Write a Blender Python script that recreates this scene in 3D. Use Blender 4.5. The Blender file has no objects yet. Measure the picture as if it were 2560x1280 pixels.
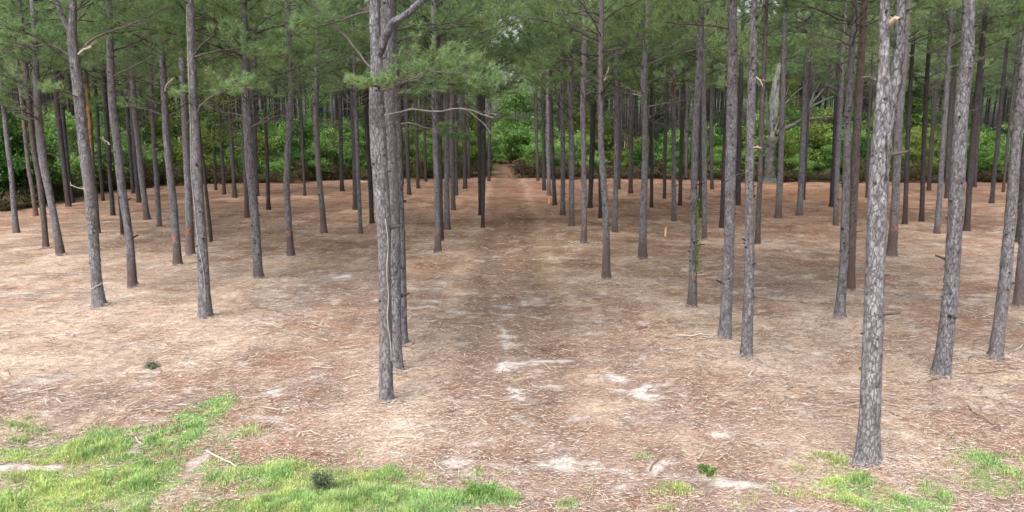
import bpy, math, random
import numpy as np
from mathutils import Vector, Matrix, Euler

# ------------------------------------------------------------------ camera, sky, sun, exposure
scene = bpy.context.scene
COL = scene.collection
CAM_H, PITCH, FPX = 5.0, math.radians(10.0), 1760.0          # FPX: focal length in photo pixels (2560 wide)
cam_d = bpy.data.cameras.new("camera")
cam_d.sensor_width = 36.0
cam_d.lens = 36.0 * FPX / 2560.0
cam_d.clip_end = 2000.0
cam = bpy.data.objects.new("camera", cam_d)
COL.objects.link(cam)
cam.location = (0, 0, CAM_H)
cam.rotation_euler = (math.pi / 2 - PITCH, 0, 0)
scene.camera = cam

SUN_EL, SUN_AZ = math.radians(56.0), math.radians(205.0)     # azimuth clockwise from +Y: behind the camera, to the left
world = bpy.data.worlds.new("World")
scene.world = world
world.use_nodes = True
nt = world.node_tree
sky = nt.nodes.new("ShaderNodeTexSky")
sky.sky_type = 'NISHITA'
sky.sun_disc = False
sky.sun_elevation = SUN_EL
sky.sun_rotation = SUN_AZ
sky.air_density = 1.0
sky.dust_density = 6.0
hs = nt.nodes.new("ShaderNodeHueSaturation")                 # the grey of an overcast sky
hs.inputs["Saturation"].default_value = 0.30
bg = nt.nodes["Background"]
bg.inputs["Strength"].default_value = 0.15
nt.links.new(sky.outputs[0], hs.inputs["Color"])
nt.links.new(hs.outputs[0], bg.inputs["Color"])

sun_d = bpy.data.lights.new("sun", 'SUN')
sun_d.energy = 1.35
sun_d.angle = math.radians(24.0)
sun_d.color = (1.0, 0.975, 0.95)
sun = bpy.data.objects.new("sun", sun_d)
COL.objects.link(sun)
sv = Vector((math.sin(SUN_AZ) * math.cos(SUN_EL), math.cos(SUN_AZ) * math.cos(SUN_EL), math.sin(SUN_EL)))
sun.rotation_euler = sv.to_track_quat('Z', 'Y').to_euler()

vs = scene.view_settings
vs.view_transform = 'Standard'
vs.look = 'None'
vs.gamma = 1.0
vs.use_curve_mapping = False
vs.exposure = 0.95
scene.cycles.max_bounces = 6
scene.cycles.diffuse_bounces = 4
scene.cycles.transparent_max_bounces = 4

# ------------------------------------------------------------------ helpers: pixels of the photo <-> points of the place
SP, CP = math.sin(PITCH), math.cos(PITCH)

def ray(px, py):
    u, v = (px - 1280) / FPX, (py - 640) / FPX
    return np.array([u, CP - v * SP, -SP - v * CP])

def on_ground(px, py):
    d = ray(px, py)
    return d * (CAM_H / -d[2]) + np.array([0, 0, CAM_H])

def depth_at(px, py):
    d = ray(px, py)
    return CAM_H / -d[2]

def on_plane(px, py, Y):
    d = ray(px, py)
    return d * (Y / d[1]) + np.array([0, 0, CAM_H])

# ------------------------------------------------------------------ helpers: noise
def _hash(ix, iy, iz, seed):
    h = (ix.astype(np.int64) * 374761393 + iy.astype(np.int64) * 668265263 + iz.astype(np.int64) * 2147483647 + seed * 974634777) & 0xFFFFFFFF
    h = ((h ^ (h >> 13)) * 1274126177) & 0xFFFFFFFF
    h = ((h ^ (h >> 16)) * 2246822519) & 0xFFFFFFFF
    return ((h ^ (h >> 15)) & 0xFFFFFF) / float(0xFFFFFF)

def vnoise(x, y, z, seed=0):
    ix, iy, iz = np.floor(x), np.floor(y), np.floor(z)
    fx, fy, fz = x - ix, y - iy, z - iz
    fx, fy, fz = fx * fx * (3 - 2 * fx), fy * fy * (3 - 2 * fy), fz * fz * (3 - 2 * fz)
    r = 0
    for a in (0, 1):
        for b in (0, 1):
            for c in (0, 1):
                w = (fx if a else 1 - fx) * (fy if b else 1 - fy) * (fz if c else 1 - fz)
                r = r + w * _hash(ix + a, iy + b, iz + c, seed)
    return r

def fbm2(x, y, f, octs=4, seed=0):
    s, a, t = 0, 1.0, 0
    z = np.zeros_like(x)
    for o in range(octs):
        s = s + a * vnoise(x * f, y * f, z, seed + o * 17)
        t += a
        a *= 0.55
        f *= 2.03
    return s / t

def sstep(a, b, x):
    t = np.clip((x - a) / (b - a), 0, 1)
    return t * t * (3 - 2 * t)

# ------------------------------------------------------------------ helpers: meshes
class Geo:
    """Collects vertices and faces (with a material index) of ONE mesh."""
    def __init__(self):
        self.V, self.F, self.n = [], [], 0
    def add(self, V, F, mat=0):
        V = np.asarray(V, float).reshape(-1, 3)
        F = np.asarray(F, np.int64)
        self.V.append(V)
        self.F.append((F + self.n, mat))
        self.n += len(V)
    def merge(self, other, M=None, matmap=None):
        if not other.n:
            return
        V = np.concatenate(other.V)
        if M is not None:
            V = V @ M[:3, :3].T + M[:3, 3]
        self.V.append(V)
        for F, m in other.F:
            self.F.append((F + self.n, m if matmap is None else matmap[m]))
        self.n += len(V)
    def mesh(self, name, mats, smooth=False, attr=None):
        V = np.concatenate(self.V) if self.V else np.zeros((0, 3))
        me = bpy.data.meshes.new(name)
        me.vertices.add(len(V))
        me.vertices.foreach_set("co", V.astype(np.float32).ravel())
        loops = np.concatenate([F.ravel() for F, m in self.F])
        tot = np.concatenate([np.full(len(F), F.shape[1]) for F, m in self.F])
        mi = np.concatenate([np.full(len(F), m) for F, m in self.F])
        start = np.concatenate([[0], np.cumsum(tot)[:-1]])
        me.loops.add(len(loops))
        me.loops.foreach_set("vertex_index", loops.astype(np.int32))
        me.polygons.add(len(tot))
        me.polygons.foreach_set("loop_start", start.astype(np.int32))
        me.polygons.foreach_set("loop_total", tot.astype(np.int32))
        for m in mats:
            me.materials.append(m)
        me.polygons.foreach_set("material_index", mi.astype(np.int32))
        me.polygons.foreach_set("use_smooth", np.full(len(tot), bool(smooth)))
        if attr:
            for an, arr in attr.items():
                a = me.attributes.new(an, 'FLOAT_COLOR', 'POINT')
                c = np.ones((len(V), 4), np.float32)
                c[:, :3] = arr
                a.data.foreach_set("color", c.ravel())
        me.update(calc_edges=True)
        return me

def link(name, data, parent=None, loc=(0, 0, 0), rot=(0, 0, 0), scale=(1, 1, 1)):
    o = bpy.data.objects.new(name, data)
    COL.objects.link(o)
    o.location, o.rotation_euler, o.scale = loc, rot, scale
    if parent is not None:
        o.parent = parent
    return o

def tag(o, label=None, cat=None, group=None, kind=None):
    if label:
        o["label"] = label
    if cat:
        o["category"] = cat
    if group:
        o["group"] = group
    if kind:
        o["kind"] = kind
    return o

def tube(P, R, k=6, cap=True):
    """Vertices and quads of a tube along the points P with radii R."""
    P, R = np.asarray(P, float), np.asarray(R, float)
    n = len(P)
    T = np.gradient(P, axis=0)
    T /= np.linalg.norm(T, axis=1)[:, None] + 1e-9
    ref = np.array([0, 0, 1.0]) if abs(T[:, 2]).mean() < 0.8 else np.array([1.0, 0, 0])
    A = np.cross(T, ref)
    A /= np.linalg.norm(A, axis=1)[:, None] + 1e-9
    B = np.cross(T, A)
    th = np.arange(k) * 2 * math.pi / k
    V = P[:, None, :] + R[:, None, None] * (np.cos(th)[None, :, None] * A[:, None, :] + np.sin(th)[None, :, None] * B[:, None, :])
    V = V.reshape(-1, 3)
    i = np.arange(n - 1)[:, None] * k
    j = np.arange(k)[None, :]
    j2 = (j + 1) % k
    F = np.stack([i + j, i + j2, i + k + j2, i + k + j], -1).reshape(-1, 4)
    return V, F

def add_tube(g, P, R, k=6, mat=0):
    V, F = tube(P, R, k)
    g.add(V, F, mat)

def needles(g, pos, dirs, rng, m=20, ln=0.17, w=0.010, spread=(0.25, 1.15), mat=0):
    """A burst of m needles at every position."""
    n = len(pos)
    if n == 0:
        return
    pos = np.repeat(np.asarray(pos), m, 0)
    d = np.repeat(np.asarray(dirs), m, 0)
    r = rng.normal(size=d.shape)
    r -= (r * d).sum(1)[:, None] * d
    r /= np.linalg.norm(r, axis=1)[:, None] + 1e-9
    a = rng.uniform(spread[0], spread[1], len(d))[:, None]
    v = d * np.cos(a) + r * np.sin(a)
    L = ln * rng.uniform(0.65, 1.15, len(d))[:, None]
    base = pos - d * rng.uniform(0, 0.10, len(d))[:, None]
    side = np.cross(v, rng.normal(size=v.shape))
    side /= np.linalg.norm(side, axis=1)[:, None] + 1e-9
    side *= w * 0.5
    tip = base + v * L
    tip[:, 2] -= 0.12 * L[:, 0]
    V = np.stack([base - side, base + side, tip], 1).reshape(-1, 3)
    F = np.arange(len(V)).reshape(-1, 3)
    g.add(V, F, mat)

def limb_geo(path, r0, r1, live, rng, twd=3.4, t0=0.25, m=20, ln=0.17, w=0.010, k=6, up=0.25, tl=1.0, sub=True):
    """wood, foliage of one limb that follows the points of path."""
    wood, fol = Geo(), Geo()
    path = np.asarray(path, float)
    seg = np.linalg.norm(np.diff(path, axis=0), axis=1)
    s = np.concatenate([[0], np.cumsum(seg)])
    L = s[-1]
    n = max(5, int(L / 0.16))
    q = np.linspace(0, L, n)
    P = np.stack([np.interp(q, s, path[:, i]) for i in range(3)], 1)
    for _ in range(2):
        P[1:-1] = (P[:-2] + 2 * P[1:-1] + P[2:]) / 4
    wob = rng.normal(size=P.shape) * 0.012
    wob[0] = 0
    P += wob
    t = q / L
    add_tube(wood, P, r0 + (r1 - r0) * t ** 0.8, k)
    tp, td = [], []
    nt_ = max(2, int(L * twd))
    sgn = 1
    for j in range(nt_):
        tt = t0 + (1 - t0) * (j + rng.uniform(0, 0.9)) / nt_
        i = min(n - 2, int(tt * (n - 1)))
        T = P[i + 1] - P[i]
        T /= np.linalg.norm(T) + 1e-9
        sgn = -sgn
        side = np.cross(T, [0, 0, 1.0])
        side /= np.linalg.norm(side) + 1e-9
        a = rng.uniform(0.5, 1.15)
        d = T * math.cos(a) + side * sgn * math.sin(a) + np.array([0, 0, rng.uniform(-0.15, up + 0.15)])
        d /= np.linalg.norm(d)
        lt = tl * (0.28 + 0.5 * (1 - tt)) * min(L, 3.2) * rng.uniform(0.55, 1.1)
        u = np.linspace(0, 1, 5)[:, None]
        tw = P[i] + d * lt * u + np.array([0, 0, 1.0]) * lt * rng.uniform(-0.05, up) * u ** 2 + rng.normal(size=(5, 3)) * 0.02 * u
        rr = max(0.004, (r0 + (r1 - r0) * tt) * 0.45)
        add_tube(wood, tw, rr + (0.003 - rr) * u[:, 0], 4)
        d2 = tw[-1] - tw[-2]
        d2 /= np.linalg.norm(d2)
        for uu in (0.62, 0.82, 1.0):
            tp.append(tw[0] + (tw[-1] - tw[0]) * uu if uu < 1 else tw[-1])
            td.append(d2 + np.array([0, 0, 0.2]))
        if sub:
            for b in range(2):
                k0 = 2 + b
                e = d2 * 0.6 + side * rng.uniform(-0.9, 0.9) + np.array([0, 0, rng.uniform(-0.1, 0.55)])
                e /= np.linalg.norm(e)
                ls = lt * rng.uniform(0.25, 0.5)
                sp = np.stack([tw[k0], tw[k0] + e * ls * 0.5 + [0, 0, 0.01], tw[k0] + e * ls + [0, 0, 0.05 * ls]])
                add_tube(wood, sp, [0.005, 0.004, 0.003], 3)
                tp += [sp[2], sp[1]]
                td += [e + np.array([0, 0, 0.25])] * 2
    for i in range(int(n * 0.72), n):
        tp.append(P[i])
        td.append(P[-1] - P[-2] + np.array([0, 0, 0.06]))
    if live:
        td = np.array(td)
        td /= np.linalg.norm(td, axis=1)[:, None]
        needles(fol, np.array(tp), td, rng, m, ln, w)
    return wood, fol

# ------------------------------------------------------------------ materials
def new_mat(name, rough=0.9, spec=0.15):
    m = bpy.data.materials.new(name)
    m.use_nodes = True
    b = m.node_tree.nodes["Principled BSDF"]
    b.inputs["Roughness"].default_value = rough
    b.inputs["Specular IOR Level"].default_value = spec
    return m, m.node_tree, b

def N(t, typ, **kw):
    n = t.nodes.new(typ)
    for k, v in kw.items():
        if k in n.inputs:
            n.inputs[k].default_value = v
        else:
            setattr(n, k, v)
    return n

def ramp(t, fac, stops):
    r = t.nodes.new("ShaderNodeValToRGB")
    e = r.color_ramp.elements
    while len(e) < len(stops):
        e.new(0.5)
    for el, (p, c) in zip(e, stops):
        el.position = p
        el.color = (*c, 1) if len(c) == 3 else c
    t.links.new(fac, r.inputs[0])
    return r.outputs[0]

def mixc(t, fac, a, b, mode='MIX'):
    m = t.nodes.new("ShaderNodeMix")
    m.data_type = 'RGBA'
    m.blend_type = mode
    for sock, v in ((m.inputs[0], fac), (m.inputs[6], a), (m.inputs[7], b)):
        if isinstance(v, (int, float)):
            sock.default_value = v
        elif isinstance(v, tuple):
            sock.default_value = (*v, 1)
        else:
            t.links.new(v, sock)
    return m.outputs[2]

def math_(t, op, a, b=None, c=None):
    m = t.nodes.new("ShaderNodeMath")
    m.operation = op
    for s, v in zip(m.inputs, (a, b, c)):
        if v is None:
            continue
        if isinstance(v, (int, float)):
            s.default_value = v
        else:
            t.links.new(v, s)
    return m.outputs[0]

def make_bark(name, light, mid, dark, red, redbase=True):
    m, t, b = new_mat(name, 0.95, 0.1)
    co = N(t, "ShaderNodeTexCoord")
    mp = N(t, "ShaderNodeMapping")
    mp.inputs["Scale"].default_value = (1, 1, 0.42)
    t.links.new(co.outputs["Object"], mp.inputs[0])
    oi = N(t, "ShaderNodeObjectInfo")
    off = N(t, "ShaderNodeVectorMath", operation='ADD')
    t.links.new(mp.outputs[0], off.inputs[0])
    cmb = N(t, "ShaderNodeCombineXYZ")
    t.links.new(math_(t, 'MULTIPLY', oi.outputs["Random"], 37.0), cmb.inputs[2])
    t.links.new(cmb.outputs[0], off.inputs[1])
    vor = N(t, "ShaderNodeTexVoronoi", feature='DISTANCE_TO_EDGE', Scale=19.0)
    n1 = N(t, "ShaderNodeTexNoise", Scale=12.0, Detail=7.0, Roughness=0.85)
    n2 = N(t, "ShaderNodeTexNoise", Scale=2.3, Detail=3.0)
    n3 = N(t, "ShaderNodeTexNoise", Scale=42.0, Detail=4.0, Roughness=0.8)
    for n in (n1, n2, n3):
        t.links.new(off.outputs[0], n.inputs["Vector"])
    dis = N(t, "ShaderNodeVectorMath", operation='MULTIPLY_ADD')   # ragged plate edges
    dis.inputs[1].default_value = (0.10, 0.10, 0.10)
    t.links.new(n1.outputs[1], dis.inputs[0])
    t.links.new(off.outputs[0], dis.inputs[2])
    t.links.new(dis.outputs[0], vor.inputs["Vector"])
    plates = ramp(t, n1.outputs[0], [(0.34, dark), (0.47, mid), (0.64, light)])
    fis = ramp(t, vor.outputs["Distance"], [(0.0, (0, 0, 0)), (0.10, (1, 1, 1))])
    c = mixc(t, math_(t, 'MULTIPLY', math_(t, 'SUBTRACT', 1.0, fis), 0.26), plates, dark)
    c = mixc(t, ramp(t, n2.outputs[0], [(0.55, (0, 0, 0)), (0.75, (0.4, 0.4, 0.4))]), c, red)
    c = mixc(t, ramp(t, n3.outputs[0], [(0.56, (0, 0, 0)), (0.68, (0.75, 0.75, 0.75))]), c, light)
    c = mixc(t, ramp(t, n3.outputs[0], [(0.36, (0.85, 0.85, 0.85)), (0.46, (0, 0, 0))]), c, dark)
    if redbase:                                             # rust-brown weathered foot of the trunk
        geo = N(t, "ShaderNodeNewGeometry")
        sx = N(t, "ShaderNodeSeparateXYZ")
        t.links.new(geo.outputs["Position"], sx.inputs[0])
        h = math_(t, 'ADD', sx.outputs[2], math_(t, 'MULTIPLY', math_(t, 'SUBTRACT', n2.outputs[0], oi.outputs["Random"]), 1.1))
        c = mixc(t, ramp(t, math_(t, 'MULTIPLY', h, 0.5), [(0.15, (0.85, 0.85, 0.85)), (0.60, (0, 0, 0))]), c, tuple(0.6 * x + 0.4 * y for x, y in zip(red, dark)))
    n5 = N(t, "ShaderNodeTexNoise", Scale=0.9, Detail=4.0)
    t.links.new(off.outputs[0], n5.inputs["Vector"])
    rusty = math_(t, 'ADD', n5.outputs[0], math_(t, 'MULTIPLY', math_(t, 'SUBTRACT', oi.outputs["Random"], 0.5), 0.22))
    c = mixc(t, ramp(t, rusty, [(0.52, (0, 0, 0)), (0.70, (0.55, 0.55, 0.55))]), c, mixc(t, 0.5, red, mid))
    c = mixc(t, ramp(t, n5.outputs[1], [(0.60, (0, 0, 0)), (0.72, (0.30, 0.30, 0.30))]), c, mixc(t, 0.5, light, (0.30, 0.33, 0.27)))
    var = math_(t, 'ADD', 0.82, math_(t, 'MULTIPLY', oi.outputs["Random"], 0.3))
    hsv = N(t, "ShaderNodeHueSaturation")
    t.links.new(c, hsv.inputs["Color"])
    t.links.new(var, hsv.inputs["Value"])
    t.links.new(hsv.outputs[0], b.inputs["Base Color"])
    bump = N(t, "ShaderNodeBump", Strength=0.9, Distance=0.02)
    hgt = math_(t, 'ADD', math_(t, 'MULTIPLY', fis, 0.6), n1.outputs[0])
    t.links.new(hgt, bump.inputs["Height"])
    t.links.new(bump.outputs[0], b.inputs["Normal"])
    return m

BARK = make_bark("pine_bark", (0.35, 0.345, 0.375), (0.19, 0.181, 0.202), (0.048, 0.044, 0.048), (0.185, 0.125, 0.105))
BARK_FRONT = make_bark("grey_pine_bark", (0.37, 0.362, 0.385), (0.202, 0.193, 0.21), (0.048, 0.045, 0.048), (0.175, 0.135, 0.125), False)
BARK_PALE = make_bark("pale_pine_bark", (0.43, 0.425, 0.445), (0.215, 0.208, 0.223), (0.04, 0.038, 0.04), (0.17, 0.14, 0.135), False)
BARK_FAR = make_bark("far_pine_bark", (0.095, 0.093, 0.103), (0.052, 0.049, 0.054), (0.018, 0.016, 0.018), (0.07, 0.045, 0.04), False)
BARK_RED = make_bark("reddish_pine_bark", (0.26, 0.232, 0.235), (0.145, 0.122, 0.122), (0.045, 0.039, 0.039), (0.19, 0.115, 0.09))
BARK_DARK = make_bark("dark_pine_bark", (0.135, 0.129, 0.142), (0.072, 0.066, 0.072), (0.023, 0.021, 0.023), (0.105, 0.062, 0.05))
BARK_DEAD = make_bark("bleached_oak_wood", (0.40, 0.42, 0.38), (0.17, 0.18, 0.165), (0.02, 0.02, 0.02), (0.05, 0.048, 0.045), False)
BARK_OAK = make_bark("dead_oak_bark", (0.20, 0.20, 0.19), (0.10, 0.10, 0.095), (0.02, 0.02, 0.02), (0.06, 0.055, 0.05), False)

def make_wood(name, a, b_, scale=9.0):
    m, t, b = new_mat(name, 0.9, 0.15)
    co = N(t, "ShaderNodeTexCoord")
    oi = N(t, "ShaderNodeObjectInfo")
    n = N(t, "ShaderNodeTexNoise", Scale=scale, Detail=4.0)
    t.links.new(co.outputs["Object"], n.inputs["Vector"])
    f = math_(t, 'ADD', n.outputs[0], math_(t, 'MULTIPLY', math_(t, 'SUBTRACT', oi.outputs["Random"], 0.5), 0.35))
    t.links.new(ramp(t, f, [(0.3, a), (0.7, b_)]), b.inputs["Base Color"])
    return m

LIMBWOOD = make_wood("limb_wood", (0.045, 0.038, 0.037), (0.15, 0.132, 0.125))
DEADWOOD = make_wood("dead_limb_wood", (0.085, 0.077, 0.073), (0.23, 0.212, 0.20))
STICK = make_wood("bleached_stick", (0.40, 0.33, 0.26), (0.66, 0.57, 0.47))
STICK_DARK = make_wood("brown_stick", (0.13, 0.075, 0.055), (0.27, 0.17, 0.13))
KNOT = make_wood("branch_scar", (0.03, 0.025, 0.025), (0.10, 0.085, 0.08))
PEELED = make_wood("peeled_orange_wood", (0.14, 0.07, 0.04), (0.40, 0.18, 0.085), 6.0)
PAINT = make_wood("orange_marking_paint", (0.34, 0.14, 0.08), (0.48, 0.22, 0.13), 14.0)
STAKE = make_wood("stake_wood", (0.72, 0.40, 0.26), (0.80, 0.52, 0.36), 20.0)
TWINE = make_wood("pale_vine_bark", (0.24, 0.225, 0.215), (0.44, 0.42, 0.40), 6.0)

def make_leaf(name, cols, trans, scale=0.9, rough=0.6, tfac=0.35):
    """cols: dark, mid, light hue stops; real hue differences between sprays"""
    m, t, b = new_mat(name, rough, 0.25)
    geo = N(t, "ShaderNodeNewGeometry")
    oi = N(t, "ShaderNodeObjectInfo")
    n = N(t, "ShaderNodeTexNoise", Scale=scale, Detail=3.0)
    t.links.new(geo.outputs["Position"], n.inputs["Vector"])
    f = math_(t, 'ADD', math_(t, 'MULTIPLY', n.outputs[0], 0.75), math_(t, 'MULTIPLY', geo.outputs["Random Per Island"], 0.3))
    f = math_(t, 'ADD', f, math_(t, 'MULTIPLY', math_(t, 'SUBTRACT', oi.outputs["Random"], 0.5), 0.25))
    c = ramp(t, f, [(0.3, cols[0]), (0.52, cols[1]), (0.78, cols[2])])
    t.links.new(c, b.inputs["Base Color"])
    tr = N(t, "ShaderNodeBsdfTranslucent")
    t.links.new(mixc(t, 0.5, c, trans), tr.inputs["Color"])
    mx = N(t, "ShaderNodeMixShader")
    mx.inputs[0].default_value = tfac
    out = t.nodes["Material Output"]
    t.links.new(b.outputs[0], mx.inputs[1])
    t.links.new(tr.outputs[0], mx.inputs[2])
    t.links.new(mx.outputs[0], out.inputs["Surface"])
    return m

NEEDLE = make_leaf("pine_needles", [(0.105, 0.19, 0.10), (0.205, 0.315, 0.15), (0.40, 0.51, 0.24)], (0.36, 0.52, 0.21), 0.9, 0.6, 0.48)
NEEDLE_HERO = make_leaf("lit_tone_green_pine_needles", [(0.15, 0.25, 0.12), (0.25, 0.38, 0.17), (0.37, 0.48, 0.24)], (0.34, 0.48, 0.20), 2.0, 0.6, 0.46)  # lighter needle colour, put in for skylight that the crowns block
LEAF = make_leaf("shrub_leaves", [(0.08, 0.185, 0.05), (0.19, 0.35, 0.095), (0.36, 0.50, 0.19)], (0.31, 0.52, 0.12), 0.5, 0.5, 0.45)
LEAF_YEL = make_leaf("young_yellow_green_leaves", [(0.10, 0.16, 0.03), (0.17, 0.25, 0.05), (0.28, 0.34, 0.10)], (0.25, 0.34, 0.06), 0.8, 0.5, 0.45)
LEAF_DARK = make_leaf("dark_green_leaves", [(0.03, 0.075, 0.02), (0.055, 0.14, 0.03), (0.10, 0.22, 0.05)], (0.09, 0.22, 0.03), 0.6, 0.5, 0.4)
LEAF_BROWN = make_leaf("shade_darkened_dry_brush", [(0.05, 0.038, 0.022), (0.10, 0.075, 0.038), (0.14, 0.14, 0.055)], (0.07, 0.06, 0.025), 0.8, 0.8, 0.2)  # dead brush colour, darkened to stand in for shade under the shrubs
IVY = make_leaf("ivy_leaves", [(0.06, 0.13, 0.03), (0.12, 0.24, 0.05), (0.2, 0.34, 0.09)], (0.2, 0.34, 0.06), 4.0)
WEED = make_leaf("grey_green_weed", [(0.10, 0.13, 0.085), (0.15, 0.19, 0.115), (0.24, 0.28, 0.17)], (0.16, 0.24, 0.10), 5.0)

def make_attr(name, rough=0.9, trans=0.0):
    m, t, b = new_mat(name, rough, 0.2)
    a = N(t, "ShaderNodeAttribute", attribute_name="col")
    t.links.new(a.outputs["Color"], b.inputs["Base Color"])
    if trans:
        tr = N(t, "ShaderNodeBsdfTranslucent")
        t.links.new(a.outputs["Color"], tr.inputs["Color"])
        mx = N(t, "ShaderNodeMixShader")
        mx.inputs[0].default_value = trans
        t.links.new(b.outputs[0], mx.inputs[1])
        t.links.new(tr.outputs[0], mx.inputs[2])
        t.links.new(mx.outputs[0], t.nodes["Material Output"].inputs["Surface"])
    return m

LITTER = make_attr("straw_litter", 0.85)
GRASSM = make_attr("grass_blades", 0.55, 0.3)

def make_ground():
    m, t, b = new_mat("forest_floor", 0.97, 0.05)
    a = N(t, "ShaderNodeAttribute", attribute_name="col")
    geo = N(t, "ShaderNodeNewGeometry")
    mp = N(t, "ShaderNodeMapping")
    mp.inputs["Rotation"].default_value = (0, 0, 0.25)
    mp.inputs["Scale"].default_value = (1, 1.5, 1)
    t.links.new(geo.outputs["Position"], mp.inputs[0])
    n1 = N(t, "ShaderNodeTexNoise", Scale=3.2, Detail=8.0, Roughness=0.72)
    n2 = N(t, "ShaderNodeTexNoise", Scale=17.0, Detail=5.0, Roughness=0.75)
    n3 = N(t, "ShaderNodeTexNoise", Scale=0.55, Detail=5.0, Roughness=0.6)
    for n in (n1, n2, n3):
        t.links.new(mp.outputs[0], n.inputs["Vector"])
    v = ramp(t, n1.outputs[0], [(0.30, (0.52, 0.48, 0.46)), (0.5, (0.98, 0.97, 0.96)), (0.70, (1.42, 1.40, 1.36))])
    c = mixc(t, 0.8, a.outputs["Color"], v, 'MULTIPLY')
    v2 = ramp(t, n2.outputs[0], [(0.30, (0.45, 0.42, 0.40)), (0.52, (1.0, 1.0, 1.0)), (0.72, (1.5, 1.46, 1.38))])
    c = mixc(t, 0.75, c, v2, 'MULTIPLY')
    v3 = ramp(t, n3.outputs[0], [(0.36, (0.80, 0.70, 0.64)), (0.5, (1, 1, 1)), (0.66, (1.18, 1.18, 1.16))])
    c = mixc(t, 0.8, c, v3, 'MULTIPLY')
    t.links.new(c, b.inputs["Base Color"])
    bump = N(t, "ShaderNodeBump", Strength=0.7, Distance=0.06)
    t.links.new(math_(t, 'ADD', n1.outputs[0], math_(t, 'MULTIPLY', n2.outputs[0], 0.5)), bump.inputs["Height"])
    t.links.new(bump.outputs[0], b.inputs["Normal"])
    return m

GROUND = make_ground()

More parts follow.
